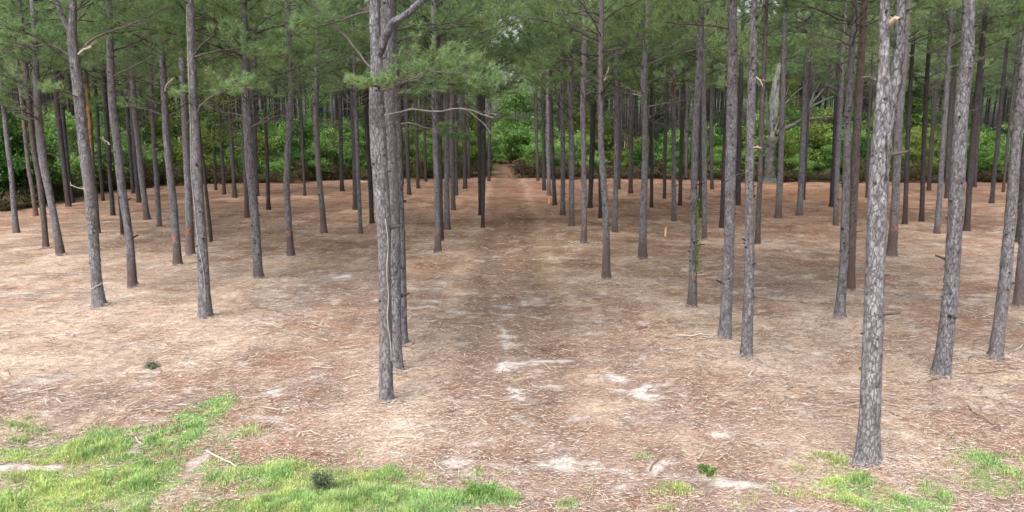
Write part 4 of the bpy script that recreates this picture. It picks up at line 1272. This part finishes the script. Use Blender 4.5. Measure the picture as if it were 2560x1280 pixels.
vine("bare_vine", "c1", [(0.9, 1.0), (1.8, 0.55), (2.6, 0.62), (3.5, 0.55)], 0.010, "thin pale bare vine climbing the right face of the thick pine left of the track")
vine("bare_vine", "a19", [(0.5, 0.45), (1.6, 0.3), (2.6, -0.5), (3.6, -0.85), (5.2, -0.5), (8.0, -0.3)], 0.010, "thin pale bare vine running up the pine in bright straw on the left")
vine("bare_vine", "a7", [(0.62, -1.4), (0.60, -0.4), (0.68, 0.5), (0.75, 1.4)], 0.012, "pale vine tied round the foot of the forked pine on the left")
vine("ivy_vine", "r20", [(1.0, 0.3), (1.8, 0.55), (2.6, 0.75), (3.1, 0.5)], 0.008, "green ivy climbing the lower trunk of the slim pine right of the track", 260)

# ------------------------------------------------------------------ leafy shrubs, saplings and broadleaf trees behind the clearing
def shrub_geo(seed, h, w, nleaf, size, tiers=True):
    rng = np.random.RandomState(seed)
    stems, leaf = Geo(), Geo()
    cs = []
    ns = rng.randint(7, 11)
    for s in range(ns):
        a = rng.uniform(0, 6.28)
        sp = rng.uniform(0.15, 1.0) * w * 0.5
        hh = h * rng.uniform(0.55, 1.0) * (1 - 0.3 * sp / (w * 0.5))
        b = np.array([math.cos(a), math.sin(a), 0])
        t = np.linspace(0, 1, 7)[:, None]
        P = b * sp * t ** 1.4 + np.array([0, 0, 1.0]) * hh * t + rng.normal(size=(7, 3)) * 0.05 * t + b * 0.12
        add_tube(stems, P, 0.026 * (1 - 0.75 * t[:, 0]), 5)
        for q in range(9):
            tt = rng.uniform(0.22, 1.0)
            p0 = np.array([np.interp(tt, t[:, 0], P[:, i]) for i in range(3)])
            d = np.array([rng.normal(), rng.normal(), rng.uniform(-0.1, 0.35)])
            d /= np.linalg.norm(d)
            L = rng.uniform(0.35, 0.95) * (1.15 - 0.5 * tt)
            p1 = p0 + d * L
            add_tube(stems, [p0, p0 + d * L * 0.5 + [0, 0, 0.05], p1], [0.01, 0.008, 0.004], 3)
            for u in (0.55, 1.0):
                cs.append((p0 + d * L * u, 0.34 if u == 1 else 0.26))
    cs_p = np.array([c[0] for c in cs])
    cs_s = np.array([c[1] for c in cs])
    k = rng.randint(0, len(cs), nleaf)
    off = rng.normal(size=(nleaf, 3)) * np.array([1, 1, 0.42 if tiers else 0.8])
    c = cs_p[k] + off * cs_s[k][:, None] * 0.62
    c[:, 2] = np.maximum(c[:, 2], 0.1)
    add_leaves(leaf, c, rng, size)
    return stems.mesh("stems", [LIMBWOOD], True), leaf

SHRUBS = []
for k in range(6):
    st, lf = shrub_geo(300 + k, 3.2, 3.0, 6800, 0.135)
    SHRUBS.append((st, {mt.name: lf.mesh("leaves", [mt]) for mt in (LEAF, LEAF_DARK, LEAF_YEL)}))
BRUSH = []
for k in range(3):
    st, lf = shrub_geo(340 + k, 1.5, 2.8, 1800, 0.13, False)
    BRUSH.append((st, lf.mesh("leaves", [LEAF_BROWN])))

rng = np.random.RandomState(77)
def shrub(x, y, s, hz, mat, label, group, k):
    r = link("shrub", None, None, (x, y, gh(x, y)), (0, 0, rng.uniform(0, 6.28)), (s, s, hz))
    tag(r, label, "shrub", group)
    st, lf = SHRUBS[k % len(SHRUBS)]
    link("stems", st, r)
    link("leaves", lf[mat.name], r)

# first rank along the edge of the clearing, then deeper ranks
cnt = 0
for rank, (off, step) in enumerate([(1.6, 2.5), (4.6, 2.9), (8.5, 3.6), (14.0, 5.0), (24.0, 6.0), (38.0, 7.5)]):
    u = -0.84
    while u < 0.84:
        ey = float(edge_y(u))
        k2 = (float(edge_y(u + 0.01)) - ey) / 0.01
        u += step * rng.uniform(0.7, 1.3) / math.hypot(ey + u * k2, k2)
        ey = float(edge_y(u))
        r_ = 1 + (off + rng.uniform(-1.0, 1.0)) / ey
        x, y = u * ey * r_, ey * r_
        if abs(x - track_x(y)) < (2.3 if rank < 2 else 2.0):
            continue
        if abs(u - 0.155) < 0.012 and rank < 1:
            continue
        left = x < track_x(y)
        pxx = 1280 + u * FPX
        tall = np.interp(pxx, [0, 250, 600, 900, 1250, 1400, 1600, 1850, 2050, 2300, 2560], [1.35, 1.25, 1.05, 1.15, 1.05, 1.1, 0.85, 1.2, 1.05, 1.15, 1.05])
        if rng.uniform() < 0.13:
            continue
        tall *= 1.42 * (0.55 + 0.75 * rng.uniform() ** 0.8 + (0.35 if rng.uniform() < 0.12 else 0)) * (1 + 0.12 * rank)
        mat = LEAF if rng.uniform() < 0.58 else (LEAF_DARK if rng.uniform() < 0.40 else LEAF_YEL)
        lab = ("leafy green shrub in the thicket behind the clearing, left of the track" if left else "leafy green shrub in the thicket behind the clearing, right of the track")
        shrub(x, y, tall * rng.uniform(0.72, 0.95), tall * (1.0 + 0.2 * rng.uniform()), mat, lab, "shrubs of the thicket " + ("left" if left else "right") + " of the track", rng.randint(100))
        cnt += 1
u = -0.80  # dry brush, enlarged and darkened to imitate the thicket's shaded foot
while u < 0.80:
    ey = float(edge_y(u))
    k2 = (float(edge_y(u + 0.01)) - ey) / 0.01
    u += rng.uniform(1.1, 1.8) / math.hypot(ey + u * k2, k2)
    ey = float(edge_y(u)) + rng.choice([-1.0, 0.3, 0.5]) * rng.uniform(0.3, 1.7)
    x, y = u * ey, ey
    if abs(x - track_x(y)) < 1.5:
        continue
    r = link("brown_brush", None, None, (x, y, gh(x, y)), (0, 0, rng.uniform(0, 6.28)), (rng.uniform(0.8, 1.2),) * 2 + (rng.uniform(0.35, 1.75),))
    sd = "left" if x < track_x(y) else "right"
    tag(r, f"low dry brown brush, darkened for shade, at the green thicket foot, {sd} of the track", "brush", f"dry brush along the thicket foot {sd} of the track")
    st, lf = BRUSH[rng.randint(3)]
    link("stems", st, r)
    link("leaves", lf, r)

def broadleaf(seed, H, base, spread, nleaf, size, mat, r0=0.12):
    """trunk + crown of a broadleaf tree."""
    rng = np.random.RandomState(seed)
    tr, cr = Geo(), Geo()
    t = np.linspace(0, 1, 14)
    P = np.stack([np.cumsum(rng.normal(0, 0.05, 14)), np.cumsum(rng.normal(0, 0.05, 14)), H * t - 0.15], 1)
    add_tube(tr, P, r0 * (1 - 0.85 * t) + 0.01, 10)
    cs = []
    nb = int(H * 3.2)
    for b in range(nb):
        tt = base + (1 - base) * rng.uniform() ** 0.9
        p0 = np.array([np.interp(tt, t, P[:, i]) for i in range(3)])
        a = rng.uniform(0, 6.28)
        L = spread * (1 - 0.65 * (tt - base) / (1 - base)) * rng.uniform(0.5, 1.1)
        d = np.array([math.cos(a), math.sin(a), rng.uniform(0.05, 0.6)])
        d /= np.linalg.norm(d)
        u = np.linspace(0, 1, 6)[:, None]
        Q = p0 + d * L * u + rng.normal(size=(6, 3)) * 0.08 * u
        add_tube(cr, Q, r0 * 0.28 * (1 - 0.85 * u[:, 0]) + 0.004, 5)
        for uu in (0.45, 0.65, 0.85, 1.0):
            cs.append(p0 + d * L * uu + rng.normal(size=3) * 0.15)
    cs = np.array(cs)
    k = rng.randint(0, len(cs), nleaf)
    c = cs[k] + rng.normal(size=(nleaf, 3)) * [0.42, 0.42, 0.2]
    add_leaves(cr, c, rng, size, mat=1)
    return tr.mesh("trunk", [BARK_DARK], True), cr.mesh("crown", [LIMBWOOD, mat])

BL = [broadleaf(1, 12, 0.25, 3.4, 7000, 0.20, LEAF), broadleaf(2, 13, 0.3, 3.8, 8000, 0.20, LEAF_YEL), broadleaf(3, 12, 0.15, 4.0, 9000, 0.22, LEAF_DARK)]
BLP = [(-12.5, 88, 1, 1.0, "light green broadleaf tree behind the thicket, left of the close pines"), (-22, 82, 0, 0.85, "green broadleaf tree behind the thicket at left centre"), (29, 80, 1, 1.15, "yellow green broadleaf tree behind the dead oak"),
       (43.5, 79, 2, 1.05, "dark green broadleaf tree behind the thicket at far right"), (-36, 74, 0, 0.9, "green broadleaf tree behind the thicket at far left"), (-6, 96, 0, 0.9, "green broadleaf tree just left of the far track mouth"),
       (6, 104, 1, 0.9, "yellow green broadleaf tree just right of the far track mouth"), (52, 84, 0, 1.0, "green broadleaf tree behind the thicket at right edge"), (18, 88, 2, 0.8, "dark green broadleaf tree behind the right thicket, nearer the track"), (-2.2, 134, 1, 0.95, "pale yellow green broadleaf tree closing the end of the track, left one"), (1.6, 139, 0, 1.0, "pale green broadleaf tree closing the end of the track, right one"), (-45, 62, 1, 0.8, "yellow green broadleaf tree behind the left edge thicket")]
for x, y, k, s, lab in BLP:
    r = link("broadleaf_tree", None, None, (x, y, gh(x, y)), (0, 0, x), (s, s, s))
    tag(r, lab, "tree", "broadleaf trees behind the thicket")
    link("trunk", BL[k][0], r)
    link("crown", BL[k][1], r)

# greenery that closes the far end of the track
for q in range(13):
    x, y = -1.1 + rng.uniform(-5, 5), 112 + q * 1.6 + rng.uniform(-1, 1)
    t_ = rng.uniform(1.2, 1.9)
    shrub(x, y, t_, t_ * 1.2, LEAF_YEL if q % 2 else LEAF, "pale green shrub closing the far end of the track", "shrubs closing the far end of the track", q)

# sapling with young leaves on the left
f = on_ground(526, 606)
tr_, cr_ = broadleaf(9, 9.0, 0.42, 2.0, 2300, 0.15, LEAF_YEL, 0.075)
r = link("sapling", None, None, (f[0], f[1], gh(f[0], f[1])))
tag(r, "thin broadleaf sapling with young yellow green leaves behind the vine-wrapped pale pine", "sapling")
link("trunk", tr_, r)
link("crown", cr_, r)

# ------------------------------------------------------------------ dead oak behind the clearing on the right
f = on_ground(1924, 458)
Yo = f[1]
fz = gh(f[0], f[1])
oak = link("dead_oak", None, None, (f[0], f[1], fz))
tag(oak, "broken dead oak with bleached torn trunk and bare crooked limbs at the thicket edge", "dead tree")
def oakp(L):
    return [on_plane(px, py, Yo) for px, py in L]
P = oakp([(1924,458),(1923,425),(1925,390),(1927,360),(1929,344)])
P[0][2] = fz
g, axo = trunk_geo(P, [0.62, 0.50, 0.47, 0.52, 0.50], P[-1][2] + 0.35, 20, 0.12, 801, top_ring=0.1, fine_to=30, relief=0.30, knots=6, flare=0.5)
me = g.mesh("trunk", [BARK_OAK, KNOT], True)
me.transform(Matrix.Translation(-Vector((f[0], f[1], fz))))
link("trunk", me, oak)
P = oakp([(1928,352),(1933,325),(1935,290),(1936,250),(1938,215),(1945,175),(1951,150)])
g, axo = trunk_geo(P, [0.34, 0.36, 0.40, 0.38, 0.32, 0.18, 0.06], P[-1][2] + 0.05, 18, 0.10, 803, top_ring=0.1, fine_to=30, relief=0.5, knots=0, flare=0.0, rf=0.22)
me = g.mesh("broken_snag", [BARK_DEAD, KNOT], True)
me.transform(Matrix.Translation(-Vector((f[0], f[1], fz))))
link("broken_snag", me, oak)
for q, (L, r0) in enumerate([([(1944,200),(1947,170),(1946,140)], 0.12), ([(1949,170),(1953,150),(1956,128)], 0.09), ([(1934,250),(1930,215),(1931,190)], 0.13), ([(1936,230),(1941,190),(1940,160)], 0.12), ([(1930,300),(1926,262),(1927,240)], 0.12)]):
    w, _ = limb_geo(oakp(L), r0, 0.02, False, np.random.RandomState(70 + q), twd=0.01, t0=0.9, k=7, tl=0.01, sub=False)
    me = w.mesh("splinter", [BARK_DEAD], True)
    me.transform(Matrix.Translation(-Vector((f[0], f[1] + 0.25, fz))))
    link("splinter", me, oak)
for q, (px, py, rx, rz) in enumerate([(1932, 318, 0.10, 0.42), (1939, 262, 0.08, 0.5), (1930, 280, 0.06, 0.35), (1927, 385, 0.12, 0.3), (1942, 208, 0.06, 0.3)]):
    c0 = on_plane(px, py, Yo) - np.array([f[0], f[1] + 0.40, fz])
    th = np.linspace(0, 2 * math.pi, 13)[:-1]
    g = Geo()
    rim = np.stack([c0[0] + rx * np.cos(th) * (1 + 0.3 * np.sin(th * 3 + q)), np.full(12, c0[1]), c0[2] + rz * np.sin(th) * (1 + 0.2 * np.cos(th * 2))], 1)
    inn = rim * [1, 1, 1] + [0, 0.16, 0]
    g.add(np.concatenate([rim, inn, [c0 + [0, 0.03, 0]]]), [[k, (k + 1) % 12, 12 + (k + 1) % 12, 12 + k] for k in range(12)])
    g.F.append((np.array([[k, (k + 1) % 12, 24] for k in range(12)]), 0))
    link("hollow", g.mesh("hollow", [KNOT]), oak)
for q, (L, r0, mt) in enumerate([([(1930,340),(1920,318),(1917,285),(1917,245),(1915,222)], 0.26, BARK_OAK), ([(1938,335),(1960,322),(1985,312),(2003,300),(2040,296),(2090,290)], 0.30, BARK_OAK),
                ([(1940,290),(1962,262),(1985,235),(2003,220),(2020,210)], 0.15, BARK_OAK), ([(2003,300),(2020,272),(2045,258),(2080,242),(2110,236)], 0.16, BARK_OAK),
                ([(2020,272),(2040,245),(2062,220),(2076,200),(2095,180)], 0.13, BARK_OAK), ([(1938,258),(1952,247),(1966,238),(1975,205)], 0.12, BARK_OAK), ([(2022,268),(2035,235),(2052,200)], 0.09, BARK_OAK)]):
    rg = np.random.RandomState(50 + q)
    w, _ = limb_geo(oakp(L), r0, 0.03, False, rg, twd=0.5, t0=0.6, k=8, tl=0.5)
    me = w.mesh("dead_limb", [mt], True)
    me.transform(Matrix.Translation(-Vector((f[0], f[1], fz))))
    link("dead_limb", me, oak)

# ------------------------------------------------------------------ the stand of pines beyond the thicket (and just outside the frame at the sides)
TR_STOCK = []
for k in range(6):
    rg = np.random.RandomState(600 + k)
    z = [0, 5, 11, 16]
    P = [np.array([rg.normal(0, 0.06) * (h > 0), rg.normal(0, 0.06) * (h > 0), h]) for h in z]
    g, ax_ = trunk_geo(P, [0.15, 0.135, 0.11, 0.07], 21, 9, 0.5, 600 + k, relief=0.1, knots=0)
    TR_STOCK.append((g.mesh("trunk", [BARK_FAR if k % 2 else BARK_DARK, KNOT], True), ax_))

def stock_pine(x, y, label, group, s, hc=None):
    k = rng.randint(len(TR_STOCK))
    me, ax_ = TR_STOCK[k]
    r = link("pine_tree", None, None, (x, y, gh(x, y)), (rng.normal(0, 0.012), rng.normal(0, 0.012), rng.uniform(0, 6.28)), (s, s, s))
    tag(r, label, "pine tree", group)
    link("trunk", me, r)
    hc = hc or rng.uniform(9.5, 11.5)
    cx, cy, cr = [float(v) for v in ax_(hc)]
    cw = rng.uniform(0.85, 1.1) * (0.65 if abs(x - track_x(y)) < 5 else 1.0)
    link("crown", CROWNS_FAR[rng.randint(len(CROWNS_FAR))], r, (cx, cy, hc), (0, 0, rng.uniform(0, 6.28)), (cw, cw, (21.4 - hc) / CROWN_L))

far_spots = []
for ix in range(-26, 25):
    x0 = ix * 3.7 + 1.2
    y = 0
    y = 48 + rng.uniform(0.0, 6.5)
    while y < 150:
        x = x0 + rng.normal(0, 0.45) - 0.0085 * (y - 80)
        if abs(x / y) < 0.80 and abs(x - track_x(y)) > (2.1 if y < 84 else 5.6) and y > float(edge_y(x / y)) + 2.5:
            far_spots.append((y, x))
        y += rng.uniform(4.2, 8.0)
far_spots.sort()
NFAR = 200
for y, x in far_spots[:NFAR]:
    sd = "left" if x < track_x(y) else "right"
    stock_pine(x, y, f"thin dark pine in the dense stand beyond the green thicket, {sd} of the track", f"pines beyond the thicket {sd} of the track", rng.uniform(0.92, 1.1))
# the rest of the wood farther back reads as one mass
g = Geo()
rg = np.random.RandomState(5)
cl = make_crown(260, 3.0, 6, 0.05)
cv = np.zeros(len(cl.vertices) * 3, np.float32); cl.vertices.foreach_get("co", cv); cv = cv.reshape(-1, 3).astype(float)
lt = np.zeros(len(cl.polygons), np.int32); cl.polygons.foreach_get("loop_total", lt)
vi = np.zeros(len(cl.loops), np.int32); cl.loops.foreach_get("vertex_index", vi)
mi = np.zeros(len(cl.polygons), np.int32); cl.polygons.foreach_get("material_index", mi)
ls_ = np.concatenate([[0], np.cumsum(lt)[:-1]])
tri = vi[(ls_[lt == 3][:, None] + np.arange(3))]
more = far_spots[NFAR:] + [(rg.uniform(150, 215), rg.uniform(-150, 150)) for _ in range(110)]
more += [(yy, xx) for yy, xx in [(rg.uniform(98, 150), rg.uniform(-1, 1)) for _ in range(210)] for xx in [xx * 0.78 * yy]]
for y, x in more:
    if abs(x - track_x(y)) < 5.0:
        continue
    t = np.array([0, 8, 15, 20.5])
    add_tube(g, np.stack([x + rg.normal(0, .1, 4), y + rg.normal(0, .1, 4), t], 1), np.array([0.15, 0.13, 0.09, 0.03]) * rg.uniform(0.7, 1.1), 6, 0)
    a = rg.uniform(0, 6.28)
    Rm = np.array([[math.cos(a), -math.sin(a), 0], [math.sin(a), math.cos(a), 0], [0, 0, 1]])
    g.add((cv @ Rm.T) * [1, 1, 0.95] + [x, y, rg.uniform(10.5, 12)], tri, 1)
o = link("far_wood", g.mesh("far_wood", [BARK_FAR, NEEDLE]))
tag(o, "far pine wood closing the view behind the dense stand", "wood", None, "stuff")

# ------------------------------------------------------------------ stakes, sticks, weeds
def stake(px, py, top_py, w, label):
    f = on_ground(px, py)
    d = depth_at(px, py)
    h = (py - top_py) * d / FPX * 1.02
    b = w * d / FPX * 0.5
    z0 = gh(f[0], f[1])
    r = link("survey_stake", None, None, (f[0], f[1], z0))
    tag(r, label, "stake", "survey stakes")
    g = Geo()
    V = []
    for zz, s in ((-0.15, 1), (0, 1), (h * 0.97, 1), (h, 0.8)):
        for a, c in ((-1, -0.5), (1, -0.5), (1, 0.5), (-1, 0.5)):
            V.append((a * b * s + zz * 0.03, c * b * s, zz))
    F = [[k * 4 + i, k * 4 + (i + 1) % 4, k * 4 + 4 + (i + 1) % 4, k * 4 + 4 + i] for k in range(3) for i in range(4)] + [[12, 13, 14, 15]]
    g.add(V, F)
    link("shaft", g.mesh("shaft", [STAKE]), r)
    g = Geo()
    V = []
    for zz in (h * 0.86, h * 0.985):
        for a, c in ((-1, -0.5), (1, -0.5), (1, 0.5), (-1, 0.5)):
            V.append((a * b * 1.18 + zz * 0.03, c * b * 1.25, zz))
    g.add(V, [[i, (i + 1) % 4, 4 + (i + 1) % 4, 4 + i] for i in range(4)])
    link("painted_band", g.mesh("painted_band", [PAINT]), r)

stake(1663, 590, 565, 4.0, "upright orange wooden survey stake in the straw right of the track")
stake(1372, 511, 493, 3.0, "small pale survey stake at the foot of a pine row beside the track")

def stick(pix, r, label, mat=STICK, seed=0, twd=0.7, lift=0.02, t0=0.4):
    P = []
    for px, py in pix:
        p = on_ground(px, py)
        p[2] = gh(p[0], p[1]) + lift + r
        P.append(p)
    c = np.mean(P, 0)
    rg = np.random.RandomState(1200 + seed)
    w, _ = limb_geo(np.array(P) - c, r, r * 0.45, False, rg, twd=twd, t0=t0, up=0.05, tl=0.35, sub=False, k=7)
    o = link("fallen_branch", w.mesh("fallen_branch", [mat], True), None, c)
    tag(o, label, "branch", "fallen branches on the clearing floor")

stick([(518,1133),(548,1148),(580,1165),(618,1182)], 0.014, "long straight bleached stick lying at the edge of the left grass patch", seed=1)
stick([(1625,1176),(1642,1155),(1660,1130)], 0.013, "thin reddish stick pointing away, lying on the near bare soil", STICK_DARK, 2)
stick([(1746,1150),(1754,1135),(1760,1118)], 0.020, "short thick bleached stick right of the thin reddish stick", seed=3, twd=0.1)
stick([(2225,1036),(2245,1045),(2270,1056)], 0.010, "thin stick just right of the largest forked pine", STICK_DARK, 4)
stick([(862,948),(890,943),(916,938)], 0.013, "pale stick left of the thick pine by the track", seed=5)
stick([(742,1100),(755,1084),(768,1078),(795,1092)], 0.012, "bent bleached stick above the centre grass patch", seed=6, twd=0.2)
stick([(2115,1148),(2145,1145),(2165,1150),(2182,1158)], 0.012, "pale curved stick against the foot of the largest forked pine", seed=7, twd=0.2)
stick([(2316,960),(2400,944),(2500,936),(2552,925)], 0.012, "long brown stick lying beyond the flared pine foot at right", STICK_DARK, 8)
stick([(1690,842),(1750,844),(1800,838)], 0.016, "bleached stick pointing to the foot of the left twin pine", seed=9)
stick([(985,1100),(1035,1098),(1080,1105)], 0.012, "bleached stick on the straw below the thick pine", seed=10)
stick([(1160,764),(1240,763),(1290,768),(1340,773)], 0.018, "long grey branch lying across the track", DEADWOOD, 11)
stick([(1040,563),(1080,560),(1105,566)], 0.018, "dark branch on the straw beside the middle pines left of the track", STICK_DARK, 12)
stick([(1275,552),(1320,549),(1360,553)], 0.022, "dark fallen branch lying across the far track", STICK_DARK, 13)
stick([(1425,652),(1470,650),(1505,648)], 0.02, "grey branch left of the slim bent pine foot", DEADWOOD, 14)
stick([(1085,1160),(1100,1172),(1112,1185)], 0.012, "short bleached forked stick right of the centre grass", seed=15)
stick([(1440,1100),(1465,1092),(1500,1085)], 0.010, "thin stick on the red needles of the near track", seed=16, twd=1.5)
stick([(340,1095),(346,1105),(358,1110)], 0.012, "tiny bent bleached stick inside the left grass patch", seed=17, twd=0.1)
stick([(2420,1015),(2460,1045),(2500,1078)], 0.014, "dark stick lying in a furrow near the right edge", STICK_DARK, 18)
stick([(640,770),(690,776),(730,790)], 0.014, "grey stick on straw left of the thick pine, below the middle pines", DEADWOOD, 19)
stick([(1900,1050),(1925,1055),(1950,1063)], 0.010, "small brown stick left of the largest forked pine", STICK_DARK, 20)

def weed(px, py, rad, hgt, n, mat, label, seed, size=0.06):
    f = on_ground(px, py)
    z0 = gh(f[0], f[1])
    rg = np.random.RandomState(seed)
    r = link("weed", None, None, (f[0], f[1], z0))
    tag(r, label, "weed")
    sg, lg = Geo(), Geo()
    cs = []
    for s in range(12):
        a = rg.uniform(0, 6.28)
        d = np.array([math.cos(a) * rad * rg.uniform(.1, .9), math.sin(a) * rad * rg.uniform(.1, .9), hgt * rg.uniform(.5, 1)])
        add_tube(sg, [d * 0, d * [.35, .35, .6], d], [0.006, 0.005, 0.002], 4)
        cs += [d, d * [.7, .7, .8], d * [.4, .4, .6]]
    cs = np.array(cs)
    c = cs[rg.randint(0, len(cs), n)] + rg.normal(size=(n, 3)) * rad * 0.16
    c[:, 2] = np.maximum(c[:, 2], 0.015)
    add_leaves(lg, c, rg, size)
    link("stem", sg.mesh("stem", [STICK_DARK], True), r)
    link("leaves", lg.mesh("leaves", [mat]), r)

weed(802, 1232, 0.20, 0.30, 700, WEED, "grey green bushy weed standing in the centre grass patch", 1, 0.04)
weed(378, 920, 0.24, 0.10, 420, WEED, "small flat grey green weed alone in the straw on the left", 2, 0.045)
weed(1205, 1238, 0.26, 0.13, 600, IVY, "bright green leafy weed clump right of the centre grass patch", 3, 0.045)
weed(1770, 1180, 0.15, 0.10, 200, IVY, "small green weed by the white sand patch at lower right", 4, 0.05)
weed(588, 490, 0.55, 0.6, 260, LEAF, "green shrub sprouting at a pine foot in the left back ranks", 5, 0.14)
